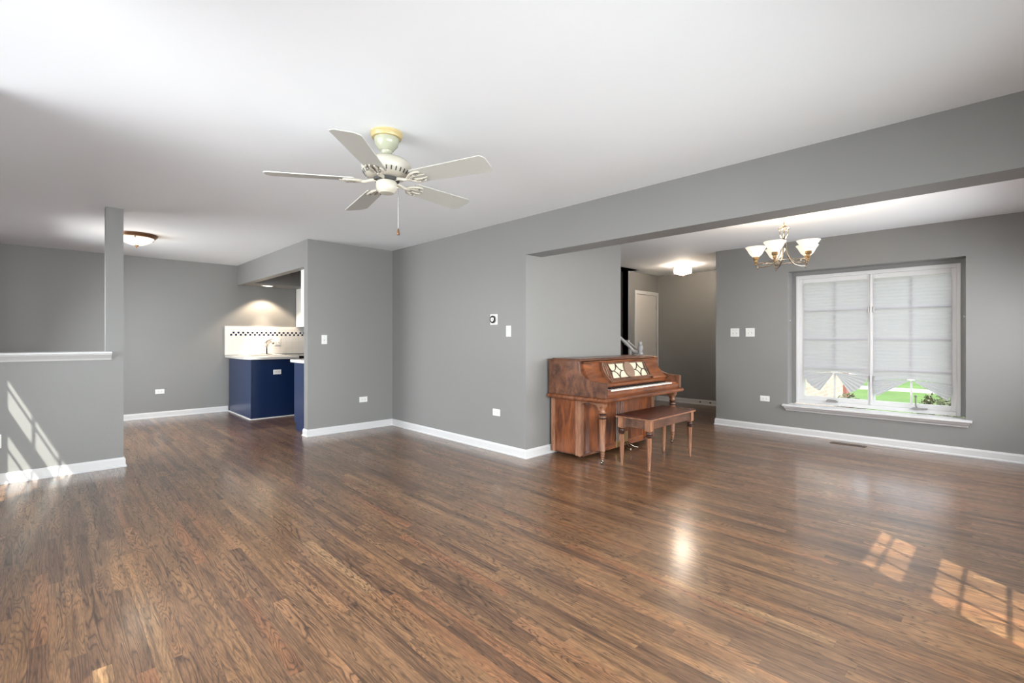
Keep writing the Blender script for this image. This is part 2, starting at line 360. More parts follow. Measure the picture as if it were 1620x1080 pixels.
def rootloc(o):
    v = Vector((0, 0, 0))
    while o is not None: v += o.location; o = o.parent
    return v
def obj(name, mb, m, parent=None, smooth=None, bevel=0, segs=2, loc=None, fix=False):
    me = bpy.data.meshes.new(name)
    o = bpy.data.objects.new(name, me); COL.objects.link(o)
    if loc: o.location = loc
    if parent: o.parent = parent
    R = rootloc(o)
    me.from_pydata([(v[0]-R.x, v[1]-R.y, v[2]-R.z) for v in mb.v], [], mb.f)
    if fix:
        import bmesh
        b = bmesh.new(); b.from_mesh(me); bmesh.ops.recalc_face_normals(b, faces=b.faces); b.to_mesh(me); b.free()
    me.materials.append(m)
    if smooth:
        me.shade_smooth(); me.set_sharp_from_angle(angle=math.radians(smooth))
    if bevel:
        bv = o.modifiers.new('bevel', 'BEVEL'); bv.width = bevel; bv.segments = segs; bv.limit_method = 'ANGLE'; bv.angle_limit = math.radians(40)
    me.update(); return o
def thing(name, loc, label, cat, group=None):
    o = bpy.data.objects.new(name, None); o.empty_display_size = .1; COL.objects.link(o); o.location = loc
    o['label'] = label; o['category'] = cat
    if group: o['group'] = group
    return o
def tag(o, label, cat, group=None):
    o['label'] = label; o['category'] = cat
    if group: o['group'] = group
    return o
def struct(name, mb, m, **k):
    o = obj(name, mb, m, **k); o['kind'] = 'structure'; return o
def grid_wall(axis, a0, a1, lo, hi, z0, z1, holes=()):   # wall normal to axis, spans [lo,hi]; holes (l,h,z0,z1)
    mb = MB()
    cs = sorted(set([lo, hi]+[h[0] for h in holes]+[h[1] for h in holes])); zs = sorted(set([z0, z1]+[h[2] for h in holes]+[h[3] for h in holes]))
    for i in range(len(cs)-1):
        for j in range(len(zs)-1):
            cm = (cs[i]+cs[i+1])/2; zm = (zs[j]+zs[j+1])/2
            if any(h[0] < cm < h[1] and h[2] < zm < h[3] for h in holes): continue
            if axis == 'x': mb.box(a0, a1, cs[i], cs[i+1], zs[j], zs[j+1])
            else: mb.box(cs[i], cs[i+1], a0, a1, zs[j], zs[j+1])
    return mb

# ------------------------------------------------------------------ room shell
HC = 2.45
struct('floor', MB().box(-.86, 7.12, -.86, 9.2, -.12, 0).box(7.12, 8.77, 2.74, 9.2, -.12, 0), FLOOR)
struct('ceiling', MB().box(-.86, 7.12, -.86, 4.6, HC, HC+.12).box(7.12, 8.77, 2.74, 4.6, HC, HC+.12)
       .box(-.86, 6.1, 4.6, 9.2, HC, HC+.12).box(7.58, 8.77, 4.6, 9.2, HC, HC+.12), CEIL)
WZ0, WZ1, WT0, WT1 = .5, 1.76, 1.83, 2.23       # lower light and transom of every off-camera window
def wholes(R): return [(a, b, WZ0, WZ1) for a, b, s_ in R]+[(a, b, WT0, WT1) for a, b, s_ in R]
struct('wall_rear', grid_wall('y', -.86, -.80, -.86, 7.12, 0, HC, wholes(REAR_WINDOWS)), WALL)
struct('wall_left', grid_wall('x', -.86, -.80, -.80, 9.20, 0, HC, wholes(LEFT_WINDOWS)), WALL)
struct('wall_kitchen', MB().box(-.80, 5.20, 9.08, 9.2, 0, HC), WALL)
struct('wall_center', MB().box(3.48, 3.60, 3.51, 6.01, 0, HC).box(3.48, 5.20, 3.39, 3.51, 0, HC).box(5.08, 5.20, 3.51, 9.08, 0, HC), WALL)
struct('wall_header', MB().box(3.48, 3.715, -.80, 3.39, 2.07, HC), WALL)
struct('wall_switch', MB().box(2.305, 5.08, 6.01, 6.13, 0, HC), WALL)
struct('wall_half', MB().box(-.80, .515, 5.85, 5.97, 0, 1.02).box(.385, .515, 5.85, 5.97, 1.02, HC), WALL)
WY0, WY1, WB, WT = .287, 1.945, .385, 2.07
struct('wall_right', grid_wall('x', 6.80, 7.12, -.80, 2.86, 0, HC, [(WY0, WY1, WB-.04, WT)]).box(7.12, 8.77, 2.74, 2.86, 0, HC), WALL)
struct('wall_entry', MB().box(8.65, 8.77, 2.86, 5.2, 0, HC), WALL)
DX0, DX1, DZ = 7.85, 8.585, 2.05
struct('wall_door', grid_wall('y', 4.78, 4.90, 7.58, 8.65, 0, HC, [(DX0, DX1, 0, DZ)]), WALL)
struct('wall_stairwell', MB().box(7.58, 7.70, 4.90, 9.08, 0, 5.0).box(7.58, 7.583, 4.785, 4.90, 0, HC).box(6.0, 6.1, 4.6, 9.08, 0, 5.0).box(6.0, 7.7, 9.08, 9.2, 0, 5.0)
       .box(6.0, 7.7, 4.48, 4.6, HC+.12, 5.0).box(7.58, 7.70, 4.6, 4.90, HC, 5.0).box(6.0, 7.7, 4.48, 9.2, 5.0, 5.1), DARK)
# kitchen soffit: beam along the opening, run above the sink wall and run above the switch wall
ZS = 2.12
struct('ceiling_soffit', MB().box(2.305, 2.41, 6.13, 9.08, ZS, HC).box(2.41, 5.08, 8.55, 9.08, ZS, HC).box(2.41, 5.08, 6.13, 6.5, ZS, HC), WALL)
# the wall behind the closed door
struct('wall_closet', MB().box(7.70, 8.77, 5.2, 5.3, 0, HC), WALL)

BP = [(0, 0), (.022, 0), (.022, .012), (.014, .020), (.014, .072), (.010, .080), (.006, .090), (0, .090)]
def base(name, path): struct(name, MB().sweep(path, BP), TRIM, fix=True)
base('baseboard_kitchen', [(-.80, 9.08), (2.165, 9.08)])
base('baseboard_center', [(2.37, 6.13), (2.305, 6.13), (2.305, 6.01), (3.48, 6.01), (3.48, 3.39), (5.20, 3.39), (5.20, 3.6)])
base('baseboard_half', [(-.80, 5.85), (.515, 5.85), (.515, 5.97), (-.80, 5.97)])
base('baseboard_right', [(8.65, 2.86), (6.80, 2.86), (6.80, -.80)])
base('baseboard_entry', [(8.65, 4.78), (8.65, 2.86)])
base('baseboard_door', [(7.58, 4.78), (DX0-.09, 4.78)])
base('baseboard_rear', [(3.715, -.80), (-.80, -.80), (-.80, 5.85)])
# half wall cap
CP = [(0, 1.020), (.018, 1.020), (.026, 1.035), (.060, 1.066), (.066, 1.070), (.066, 1.076), (.082, 1.076), (.087, 1.082), (.087, 1.094), (.082, 1.098), (-.03, 1.098), (-.03, 1.02)]
struct('trim_1', MB().sweep([(-.80, 5.85), (.425, 5.85)], CP).box(-.80, .385, 5.85, 6.04, 1.02, 1.098)
       , TRIM, fix=True)

# ------------------------------------------------------------------ windows behind and left of the camera
def offwin(i, axis, a, b, sh):
    r = thing('window_%d' % i, (0, 0, 0), '', '') ; del r['label']; del r['category']; r['kind'] = 'structure'
    r.location = ((a+b)/2, -.83, WZ0) if axis == 'y' else (-.83, (a+b)/2, WZ0)
    def B(mb, l, h, d0, d1, z0, z1):
        if axis == 'y': mb.box(l, h, -.83+d0, -.83+d1, z0, z1)
        else: mb.box(-.83+d0, -.83+d1, l, h, z0, z1)
    fr = MB()
    for z0, z1 in ((WZ0, WZ1), (WT0, WT1)):
        t = .012
        B(fr, a, a+t, -.03, .03, z0, z1); B(fr, b-t, b, -.03, .03, z0, z1); B(fr, a+t, b-t, -.03, .03, z0, z0+t); B(fr, a+t, b-t, -.03, .03, z1-t, z1)
    obj('window_frame', fr, TRIM, r)
    mu = MB(); n = max(3, round((b-a)/.205))
    for k in range(1, n): x = a+(b-a)*k/n; B(mu, x-.009, x+.009, .018, .029, WZ0+.012, WZ1-.012); B(mu, x-.009, x+.009, .018, .029, WT0+.012, WT1-.012)
    for k in range(1, 5): z = WZ0+(WZ1-WZ0)*k/5; B(mu, a+.012, b-.012, .019, .028, z-.009, z+.009)
    B(mu, a+.012, b-.012, .019, .028, (WT0+WT1)/2-.009, (WT0+WT1)/2+.009)
    obj('muntin_grid', mu, TRIM, r)
    gl = MB(); B(gl, a+.012, b-.012, -.004, 0, WZ0+.012, WZ1-.012); B(gl, a+.012, b-.012, -.004, 0, WT0+.012, WT1-.012)
    obj('glass_pane', gl, GLASS, r)
    if sh:
        ps = MB(); B(ps, a+.013, b-.013, .010, .014, WZ0+.013, WZ1-.013); B(ps, a+.013, b-.013, .010, .014, WT0+.013, WT1-.013)
        obj('added_sun_shade', ps, PAPER, r)  # unseen shade added to keep sun patches off the floor
k = 2
for a, b, sh in REAR_WINDOWS: offwin(k, 'y', a, b, sh); k += 1
for a, b, sh in LEFT_WINDOWS: offwin(k, 'x', a, b, sh); k += 1

# ------------------------------------------------------------------ dining room window (window_1)
w1 = bpy.data.objects.new('window_1', None); COL.objects.link(w1); w1.location = (6.98, 1.115, WB); w1['kind'] = 'structure'
FY0, FY1, FZ0, FZ1 = .332, 1.898, .385, 2.025
Lp = (1.143, 1.804); Rp = (.412, 1.0735)
# drywall liner strips around the frame keep the gap closed
struct('trim_2', MB().box(6.99, 7.10, WY0, FY0, WB, WT).box(6.99, 7.10, FY1, WY1, WB, WT).box(6.99, 7.10, FY0, FY1, FZ1, WT), WALL)
fr = MB()
fr.box(6.98, 7.06, FY0, FY0+.035, FZ0, FZ1).box(6.98, 7.06, FY1-.035, FY1, FZ0, FZ1).box(6.98, 7.06, FY0+.035, FY1-.035, FZ1-.045, FZ1).box(6.98, 7.06, FY0+.035, FY1-.035, FZ0, FZ0+.045)
fr.box(6.985, 7.06, 1.0935, 1.122, FZ0+.045, FZ1-.045)
obj('window_frame', fr, TRIM, w1, bevel=.004)
GZ0, GZ1 = .485, 1.925
for (a, b), (oa, ob) in ((Lp, (1.122, FY1-.035)), (Rp, (FY0+.035, 1.0935))):
    s = MB(); x0, x1 = 6.995, 7.045
    s.box(x0, x1, oa, a, FZ0+.045, FZ1-.045).box(x0, x1, b, ob, FZ0+.045, FZ1-.045).box(x0, x1, a, b, FZ0+.045, GZ0).box(x0, x1, a, b, GZ1, FZ1-.045)
    so = obj('sash', s, TRIM, w1, bevel=.003)
    mu = MB(); ym = (a+b)/2
    mu.box(6.993, 7.006, ym-.010, ym+.010, GZ0, GZ1)
    for q in range(1, 4): z = GZ0+(GZ1-GZ0)*q/4; mu.box(6.994, 7.005, a, b, z-.010, z+.010)
    obj('muntin_grid', mu, TRIM, so)
    obj('glass_pane', MB().box(7.028, 7.032, a, b, GZ0, GZ1), GLASS, so)
for y, z in ((1.133, 1.56), (1.083, 1.56), (1.133, .74), (1.083, .74)):
    obj('hinge', MB().box(6.978, 6.994, y-.008, y+.008, z-.035, z+.035), GRAYM, w1, bevel=.002)
# crank handles: folded on the left sash, raised on the right sash
c1 = obj('crank_handle', MB().box(6.945, 6.98, 1.44, 1.56, .432, .447).tube([(6.955, 1.45, .452), (6.95, 1.52, .46), (6.95, 1.55, .455)], .007), GRAYM, w1, bevel=.003); c1['label'] = 'folded gray crank'
c2 = obj('crank_handle', MB().box(6.945, 6.98, .60, .73, .432, .447).tube([(6.955, .69, .445), (6.95, .70, .47), (6.948, .70, .56)], .007).lathe(6.948, .70, [(.004, .555), (.011, .56), (.011, .58), (.004, .585)], 10), GRAYM, w1, bevel=.002); c2['label'] = 'raised gray crank'
# stool and apron below
st = MB(); st.box(6.745, 6.98, WY0-.045, WY1+.045, .352, .372)
st.box(6.74, 6.81, WY0-.045, WY1+.045, .352, .372)
ap = [(6.80, .300), (6.790, .300), (6.785, .315), (6.765, .330), (6.755, .352), (6.80, .352)]
stool = MB().box(6.735, 6.80, WY0-.05, WY1+.05, .354, .378).box(6.80, 6.985, WY0, WY1, .354, .378)
obj('window_sill', stool, TRIM, w1, bevel=.005, segs=3)
apm = MB(); n = len(ap); vs = []
for (yy, dy) in ((WY0-.035, 1), (WY1+.035, -1)):
    for x, z in ap: vs.append((x, yy+dy*(x-6.755)*.5, z))
apm.add(vs, [tuple(range(n)), tuple(range(n, 2*n))[::-1]]+[(i, i+n, (i+1) % n+n, (i+1) % n) for i in range(n)])
obj('sill_apron', apm, TRIM, w1, fix=True)
for yy in (WY0+.004, WY1-.004):
    obj('curtain_hook', MB().tube([(6.86, yy, 1.45), (6.86, yy+(.012 if yy < 1 else -.012), 1.44), (6.86, yy+(.014 if yy < 1 else -.014), 1.46)], .003, 6), TRIM, w1)

def pleated(name, y0, y1, ztop, zhub, rlo, aend, label):
    X = 6.985; yc = (y0+y1)/2; rt = thing(name, (X, yc, ztop), label, 'window shade', 'pleated shades in the dining window')
    mb = MB(); n = int((ztop-zhub)/.019); vs = []; cols = 10
    for i in range(n+1):
        z = ztop-(ztop-zhub)*i/n; off = .0022*(1 if i % 2 else -1)
        for c in range(cols+1):
            u = c/cols; y = y0+(y1-y0)*u
            bow = .003*math.sin(i*.21)*(1 if c in (0, cols) else 0)
            near = max(0, 1-(z-zhub)/.20); sag = -.035*near*abs(2*u-1)**1.5
            vs.append((X+off-.006*near, y+bow, z+sag))
    fs = [(i*(cols+1)+c, (i+1)*(cols+1)+c, (i+1)*(cols+1)+c+1, i*(cols+1)+c+1) for i in range(n) for c in range(cols)]
    o = obj('pleated_sheet', mb.add(vs, fs), PAPER, rt)
    half = (y1-y0)/2
    for sg in (-1, 1):
        vs = []; fs = []; m = 12; rs = 8
        for i in range(m+1):
            t = i/m; a = math.radians(4+(aend-4)*t); off = (.006 if i % 2 else -.006)
            rr = half*1.02*(1-t)+rlo*t + .0*t
            if t < .25: rr = min(rr, half/math.cos(a))
            rr += (.008 if i % 2 else -.004)
            for j in range(rs+1):
                r = .022+(rr-.022)*j/rs; k2 = j/rs
                vs.append((X-.012+off*k2, yc+sg*r*math.cos(a), zhub-.004-r*math.sin(a)))
        for i in range(m):
            for j in range(rs): fs.append((i*(rs+1)+j, i*(rs+1)+j+1, (i+1)*(rs+1)+j+1, (i+1)*(rs+1)+j))
        obj('fan_fold', MB().add(vs, fs), PAPER, rt)
    obj('shade_clip', MB().box(X-.022, X-.006, yc-.035, yc+.035, zhub-.010, zhub+.004).box(X-.024, X-.014, yc-.006, yc+.006, zhub-.022, zhub), PLAST, rt, bevel=.002)
    return rt
pleated('pleated_shade', Lp[0]-.006, Lp[1]+.006, 1.922, .805, .285, 57, 'white pleated shade on the left casement, tall fan folds above the folded crank')
pleated('pleated_shade', Rp[0]-.006, Rp[1]+.006, 1.922, .755, .37, 34, 'white pleated shade on the right casement, drawn lower with a wide shallow fan')

# ------------------------------------------------------------------ closet door in the entry
d1 = bpy.data.objects.new('door_1', None); COL.objects.link(d1); d1.location = ((DX0+DX1)/2, 4.78, 0); d1['kind'] = 'structure'
cs = MB().box(DX0-.065, DX0, 4.765, 4.78, 0, DZ+.065).box(DX1, DX1+.062, 4.765, 4.78, 0, DZ+.065).box(DX0, DX1, 4.765, 4.78, DZ, DZ+.065)
obj('door_casing', cs, TRIM, d1, bevel=.004)
sl = obj('door_slab', MB().box(DX0+.003, DX1-.003, 4.787, 4.825, .008, DZ-.003), DOORM, d1)
for z in (.25, 1.08, 1.83): obj('hinge', MB().box(DX1-.012, DX1+.004, 4.776, 4.79, z-.045, z+.045), GRAYM, d1)
obj('door_knob', MB().lathe(0, 0, [(.004, 0), (.03, 0), (.03, .006), (.012, .01), (.012, .035), (.026, .045), (.028, .06), (.02, .072), (.004, .075)], 20, M=Matrix.Rotation(PI/2, 4, 'X')).xf(Matrix.Translation((DX0+.065, 4.787, .93))), BRASS, d1, smooth=40)

# ------------------------------------------------------------------ stairs
stp = MB()
for q in range(13): stp.box(6.22, 7.14, 4.35+q*.26, 4.35+(q+1)*.26+.02, 0 if q < 1 else q*.19-.1, (q+1)*.19)
so = struct('staircase', stp, FLOOR)
rl = thing('stair_railing', (7.19, 4.30, 0), 'white painted stair railing with ball-topped newel post rising in front of the dark stairwell', 'railing')
obj('newel_post', MB().box(7.145, 7.235, 4.255, 4.345, 0, .95).lathe(7.19, 4.30, [(.045, .95), (.050, .96), (.040, .975), (.030, .985), (.044, 1.02), (.050, 1.06), (.040, 1.09), (.024, 1.10), (.030, 1.115), (.036, 1.135), (.030, 1.155), (.01, 1.17)], 24), TRIM, rl, smooth=35)
obj('handrail', MB().tube([(7.19, 4.34, .985), (7.19, 4.42, .99), (7.19, 4.48, 1.05), (7.19, 4.9, 1.40), (7.19, 6.2, 2.42)], .026, 10), TRIM, rl, smooth=50)
obj('handrail', MB().tube([(7.46, 4.50, 1.01), (7.46, 4.70, 1.15)], .020, 8).box(7.43, 7.49, 4.69, 4.77, 1.10, 1.19), TRIM, rl, smooth=40)
for q in range(6):
    y = 4.48+q*.26; z0 = (int((y-4.35)/.26)+1)*.19; obj('baluster', MB().box(7.15, 7.18, y-.014, y+.014, z0-.20, 1.03+(y-4.48)*.80), TRIM, rl)

# ------------------------------------------------------------------ switches, outlets, thermostat
def plate(name, centre, normal, w, h, kind, label, cat, group=None):
    # local frame: u horizontal, v up, n outward
    n = Vector(normal); v = Vector((0, 0, 1)); u = v.cross(n); c = Vector(centre)
    M = Matrix(((u.x, v.x, n.x, c.x), (u.y, v.y, n.y, c.y), (u.z, v.z, n.z, c.z), (0, 0, 0, 1)))
    r = thing(name, centre, label, cat, group)
    def P(nm, boxes, m, par=r, bv=0, dx=0):
        b = MB()
        for x0, x1, y0, y1, z0, z1 in boxes: b.box(x0, x1, y0, y1, z0, z1)
        return obj(nm, b.xf(M), m, par, bevel=bv)
    P('cover_plate', [(-w/2, w/2, -h/2, h/2, 0, .006)], PLAST, bv=.0025)
    if kind == 'outlet_h':
        for s in (-1, 1):
            f = P('receptacle', [(s*.02-.015, s*.02+.015, -.017, .017, .006, .009)], PLAST, bv=.002)
            for q_ in ((-.006, .004, -.010, -.007), (-.006, .004, .006, .009), (.007, .011, -.002, .003)): P('slot', [(s*.02+q_[0], s*.02+q_[1], q_[2], q_[3], .009, .0095)], SLOT, f)
    elif kind.startswith('switch'):
        k = int(kind[-1])
        for q in range(k):
            x = (q-(k-1)/2)*.046
            P('toggle', [(x-.005, x+.005, -.004, .012, .006, .018)], PLAST, bv=.002)
            for y_ in (.028, -.034): P('screw', [(x-.003, x+.003, y_, y_+.006, .006, .0075)], GRAYM)
            P('toggle_slot', [(x-.007, x+.007, -.013, -.004, .006, .0065)], GRAYM)
    elif kind == 'rocker':
        P('rocker', [(-.017, .017, -.033, .033, .006, .010)], PLAST, bv=.002)
        for y_ in (.042, -.048): P('screw', [(-.003, .003, y_, y_+.006, .006, .0075)], GRAYM)
        P('indicator', [(-.004, .004, .004, .012, .010, .0108)], GRAYM)
    elif kind == 'thermo':
        for nm, prof, m in (('thermostat_body', [(.036, .006), (.041, .009), (.041, .018), (.036, .022)], GRAYM), ('thermostat_ring', [(.036, .020), (.0405, .023), (.0405, .027), (.024, .030)], BLACK)):
            obj(nm, MB().lathe(0, 0, prof, 36).xf(M), m, r, smooth=40)
        obj('thermostat_screen', MB().lathe(0, 0, [(.022, .028), (.022, .0315)], 24).xf(M), STEEL, r)
        # small reading on the screen
        P('screen_mark', [(-.004, .006, -.012, .010, .0315, .0319)], BLACK)
    return r
OG = 'white duplex outlets low on the walls'
plate('wall_outlet', (1.235, 9.08, .40), (0, -1, 0), .115, .072, 'outlet_h', 'white horizontal outlet low on the kitchen wall between the post and the blue cabinet', 'outlet', OG)
plate('wall_outlet', (3.04, 6.01, .40), (0, -1, 0), .115, .072, 'outlet_h', 'white horizontal outlet below and right of the light switch on the short wall', 'outlet', OG)
plate('wall_outlet', (3.48, 3.83, .42), (-1, 0, 0), .115, .072, 'outlet_h', 'white horizontal outlet below the round thermostat', 'outlet', OG)
plate('wall_outlet', (6.80, 2.215, .425), (-1, 0, 0), .115, .072, 'outlet_h', 'white horizontal outlet between the piano bench and the dining window', 'outlet', OG)
plate('wall_outlet', (-.318, 5.85, .36), (0, -1, 0), .072, .115, 'rocker', 'white wall plate low on the half wall at the left edge of the room', 'outlet', OG)
plate('light_switch', (2.51, 6.01, 1.205), (0, -1, 0), .072, .115, 'switch1', 'single white toggle switch on the short wall beside the kitchen opening', 'light switch')
plate('light_switch', (3.48, 3.64, 1.295), (-1, 0, 0), .072, .115, 'rocker', 'single white rocker switch below and right of the round thermostat', 'light switch')
plate('light_switch', (6.80, 2.60, 1.30), (-1, 0, 0), .115, .115, 'switch2', 'double white toggle switch nearer the entry hall corner', 'light switch', 'double switches left of the dining window')
plate('light_switch', (6.80, 2.40, 1.30), (-1, 0, 0), .115, .115, 'switch2', 'double white toggle switch nearer the dining window', 'light switch', 'double switches left of the dining window')
plate('thermostat', (3.48, 3.87, 1.425), (-1, 0, 0), .115, .115, 'thermo', 'round black and silver thermostat dial on a square white plate', 'thermostat')
plate('cabinet_outlet', (2.545, 7.85, .70), (0, -1, 0), .115, .072, 'outlet_h', 'white outlet set in the navy cabinet panel under the sink counter', 'outlet')
plate('backsplash_outlet', (2.94, 9.062, 1.16), (0, -1, 0), .115, .115, 'switch2', 'pale square switch plate on the tile right of the faucet', 'outlet')
for lab, y in (('small dark round cable cap on the entry baseboard nearer the room corner', 3.735), ('small dark round cable cap on the entry baseboard further from the room corner', 3.92)):
    o = obj('cable_cap', MB().lathe(0, 0, [(.014, 0), (.014, .008), (.008, .012)], 14, M=Matrix.Rotation(-PI/2, 4, 'Y')).xf(Matrix.Translation((8.636, y, .05))), SLOT)
    tag(o, lab, 'cap', 'cable caps on the entry baseboard')

# floor register
rg = thing('floor_register', (6.60, 1.26, 0), 'brown slotted metal heating register set in the floor below the dining window', 'vent')
obj('register_frame', MB().box(6.545, 6.655, 1.09, 1.43, .0, .004), REG, rg, bevel=.0015)
sb = MB()
for q in range(16):
    y = 1.108+q*.0195+(.006 if q > 7 else 0); sb.box(6.57, 6.63, y, y+.010, .004, .0046)
obj('register_slots', sb, SLOT, rg)

# ------------------------------------------------------------------ ceiling fan
fx, fy = 1.459, 2.587
fan = thing('ceiling_fan', (fx, fy, HC), 'off-white five-blade ceiling fan with yellowed canopy ring and pull chain', 'ceiling fan')
cn = obj('canopy', MB().lathe(fx, fy, [(.070, HC-.022), (.074, HC-.040), (.066, HC-.075), (.045, HC-.098), (.040, HC-.105), (.034, HC-.108), (.030, HC-.125), (.018, HC-.133)][::-1], 40), FANG, fan, smooth=45)
obj('canopy_ring', MB().lathe(fx, fy, [(.074, HC-.034), (.086, HC-.032), (.093, HC-.014), (.095, HC-.012), (.094, HC)], 40), FANY, cn, smooth=45)
obj('downrod', MB().lathe(fx, fy, [(.016, 2.28), (.016, 2.33)], 16), FANW, fan, smooth=50)
mt = obj('motor_housing', MB().lathe(fx, fy, [(.070, 2.178), (.108, 2.184), (.128, 2.198), (.138, 2.214), (.145, 2.232), (.146, 2.250), (.138, 2.268), (.118, 2.284), (.085, 2.294), (.04, 2.300), (.02, 2.302)], 56), FANW, fan, smooth=35)
vm = MB()
for q in range(30):
    a = 2*PI*q/30
    b = MB().box(-.012, .012, -.0035, .0035, -.0015, .0015)
    M = Matrix.Translation((fx, fy, 0)) @ Matrix.Rotation(a, 4, 'Z') @ Matrix.Translation((.1335, 0, 2.205)) @ Matrix.Rotation(math.radians(-58), 4, 'Y')
    b.xf(M); vm.add(b.v, b.f)
obj('vent_slots', vm, SLOT, mt)
obj('flywheel', MB().lathe(fx, fy, [(.055, 2.158), (.075, 2.162), (.075, 2.176), (.06, 2.18)], 32), SLOT, fan, smooth=40)
sw = obj('switch_housing', MB().lathe(fx, fy, [(.015, 2.088), (.042, 2.090), (.050, 2.098), (.058, 2.108), (.062, 2.122), (.062, 2.150), (.056, 2.160), (.04, 2.164)], 40), FANW, fan, smooth=35)
for q in range(5):
    az = math.radians(223.6+72*q)
    M = Matrix.Translation((fx, fy, 2.168)) @ Matrix.Rotation(math.radians(2.2), 4, Vector((-.99, -.14, 0))) @ Matrix.Rotation(az, 4, 'Z')
    # blade: tilt about its length, ccw edge lower
    Mb = M @ Matrix.Translation((0, 0, -.004)) @ Matrix.Rotation(math.radians(-12), 4, 'X')
    pts = [(.185, -.056), (.195, -.063), (.635, -.080), (.645, -.077), (.662, -.054), (.665, -.046), (.665, .046), (.662, .054), (.645, .077), (.635, .080), (.195, .063), (.185, .056)]
    bl = MB().prism(pts, -.003, .003).xf(Mb)
    obj('fan_blade', bl, FANB, fan, bevel=.0015)
    ir = MB()
    ir.tube([(.055, 0, .0), (.09, 0, -.004), (.13, 0, -.016), (.165, 0, -.012)], [.012, .010, .010, .012], 8)
    ir.xf(M)
    i2 = MB()
    for sg in (-1, 1):
        i2.tube([(.150, sg*.006, -.008), (.175, sg*.030, -.009), (.205, sg*.046, -.009), (.235, sg*.048, -.009), (.248, sg*.040, -.009)], [.010, .009, .008, .007, .005], 8)
        i2.tube([(.165, sg*.008, -.008), (.20, sg*.014, -.010), (.235, sg*.020, -.010), (.268, sg*.014, -.009)], [.008, .007, .007, .004], 8)
        i2.tube([(.205, sg*.046, -.009), (.195, sg*.030, -.010), (.208, sg*.022, -.010), (.222, sg*.028, -.010)], [.006, .006, .005, .004], 8)
    i2.xf(Mb); ir.add(i2.v, i2.f)
    io = obj('blade_bracket', ir, FANW, fan, smooth=60)
    for sx, sy in ((.185, .0), (.225, .034), (.225, -.034)):
        obj('screw', MB().lathe(sx, sy, [(.005, -.020), (.006, -.018), (.006, -.006)], 8).xf(Mb), GRAYM, io)
ca = math.radians(-20); px_, py_ = fx+.062*math.cos(ca), fy+.062*math.sin(ca)
ch = MB().tube([(px_-.006, py_, 2.132), (px_+.006, py_, 2.130), (px_+.008, py_, 2.118), (px_+.008, py_, 1.885)], .0016, 6)
co = obj('pull_chain', ch, GRAYM, fan)
obj('chain_weight', MB().lathe(px_+.008, py_, [(.003, 1.845), (.009, 1.847), (.009, 1.858), (.006, 1.878), (.002, 1.888)], 14), BRONZE, co, smooth=50)
obj('chain_grommet', MB().lathe(0, 0, [(.007, 0), (.007, .006), (.003, .008)], 12, M=Matrix.Rotation(PI/2, 4, 'Y')).xf(Matrix.Translation((px_-.002, py_, 2.132)) @ Matrix.Rotation(ca, 4, 'Z')), BRASS, sw)

# ------------------------------------------------------------------ flush dome light in the breakfast area
def point(loc, e, col, r=.03, name='lamp'):
    l = bpy.data.lights.new(name, 'POINT'); l.energy = e; l.color = col; l.shadow_soft_size = r
    o = bpy.data.objects.new(name, l); COL.objects.link(o); o.location = loc; return o
dx, dy = .75, 7.17
dm = thing('dome_light', (dx, dy, HC), 'lit alabaster glass dome ceiling light with bronze rim beside the gray post', 'ceiling light')
obj('rim', MB().lathe(dx, dy, [(.165, HC-.045), (.185, HC-.040), (.190, HC-.028), (.203, HC-.020), (.208, HC-.008), (.200, HC)], 48), BRONZE, dm, smooth=40)
obj('glass_bowl', MB().lathe(dx, dy, [(.012, HC-.128), (.05, HC-.124), (.09, HC-.112), (.13, HC-.090), (.158, HC-.064), (.172, HC-.040)], 48), ALAB, dm, smooth=60)
obj('finial', MB().lathe(dx, dy, [(.003, HC-.162), (.007, HC-.156), (.005, HC-.148), (.022, HC-.135), (.024, HC-.128), (.01, HC-.124)], 20), BRONZE, dm, smooth=50)
for q in range(3):
    a = math.radians(20+120*q); obj('glass_clip', MB().box(-.006, .006, -.006, .006, HC-.062, HC-.03).xf(Matrix.Translation((dx+.178*math.cos(a), dy+.178*math.sin(a), 0))), BRONZE, dm)
point((dx, dy, HC-.30), 2.5, (1, .82, .6), .16)

# ------------------------------------------------------------------ crystal flush light in the entry
ex, ey = 7.62, 3.76
ef = thing('crystal_light', (ex, ey, HC), 'lit crystal drum flush light with chrome base on the entry ceiling', 'ceiling light')
obj('ceiling_plate', MB().lathe(ex, ey, [(.06, HC-.03), (.07, HC-.02), (.07, HC)], 24), CHROME, ef, smooth=40)
fr = MB()
for q in range(4):
    M = Matrix.Translation((ex, ey, 0)) @ Matrix.Rotation(PI/2*q+PI/4, 4, 'Z'); b = MB().box(.03, .155, -.012, .012, HC-.052, HC-.038); b.xf(M); fr.add(b.v, b.f)
obj('frame_arms', fr, BRONZE, ef)
for q in range(10):
    M = Matrix.Translation((ex, ey, 0)) @ Matrix.Rotation(2*PI*q/10, 4, 'Z')
    obj('crystal_panel', MB().box(.125, .138, -.036, .036, HC-.145, HC-.052).xf(M), CRYST, ef, bevel=.004)
obj('crystal_bowl', MB().lathe(ex, ey, [(.01, HC-.178), (.06, HC-.168), (.11, HC-.150), (.122, HC-.146)], 20), CRYST, ef)
obj('finial', MB().lathe(ex, ey, [(.003, HC-.208), (.012, HC-.200), (.014, HC-.192), (.008, HC-.184), (.012, HC-.178)], 16), BRONZE, ef, smooth=50)
point((ex, ey, HC-.095), 62, (1, .83, .66), .11)

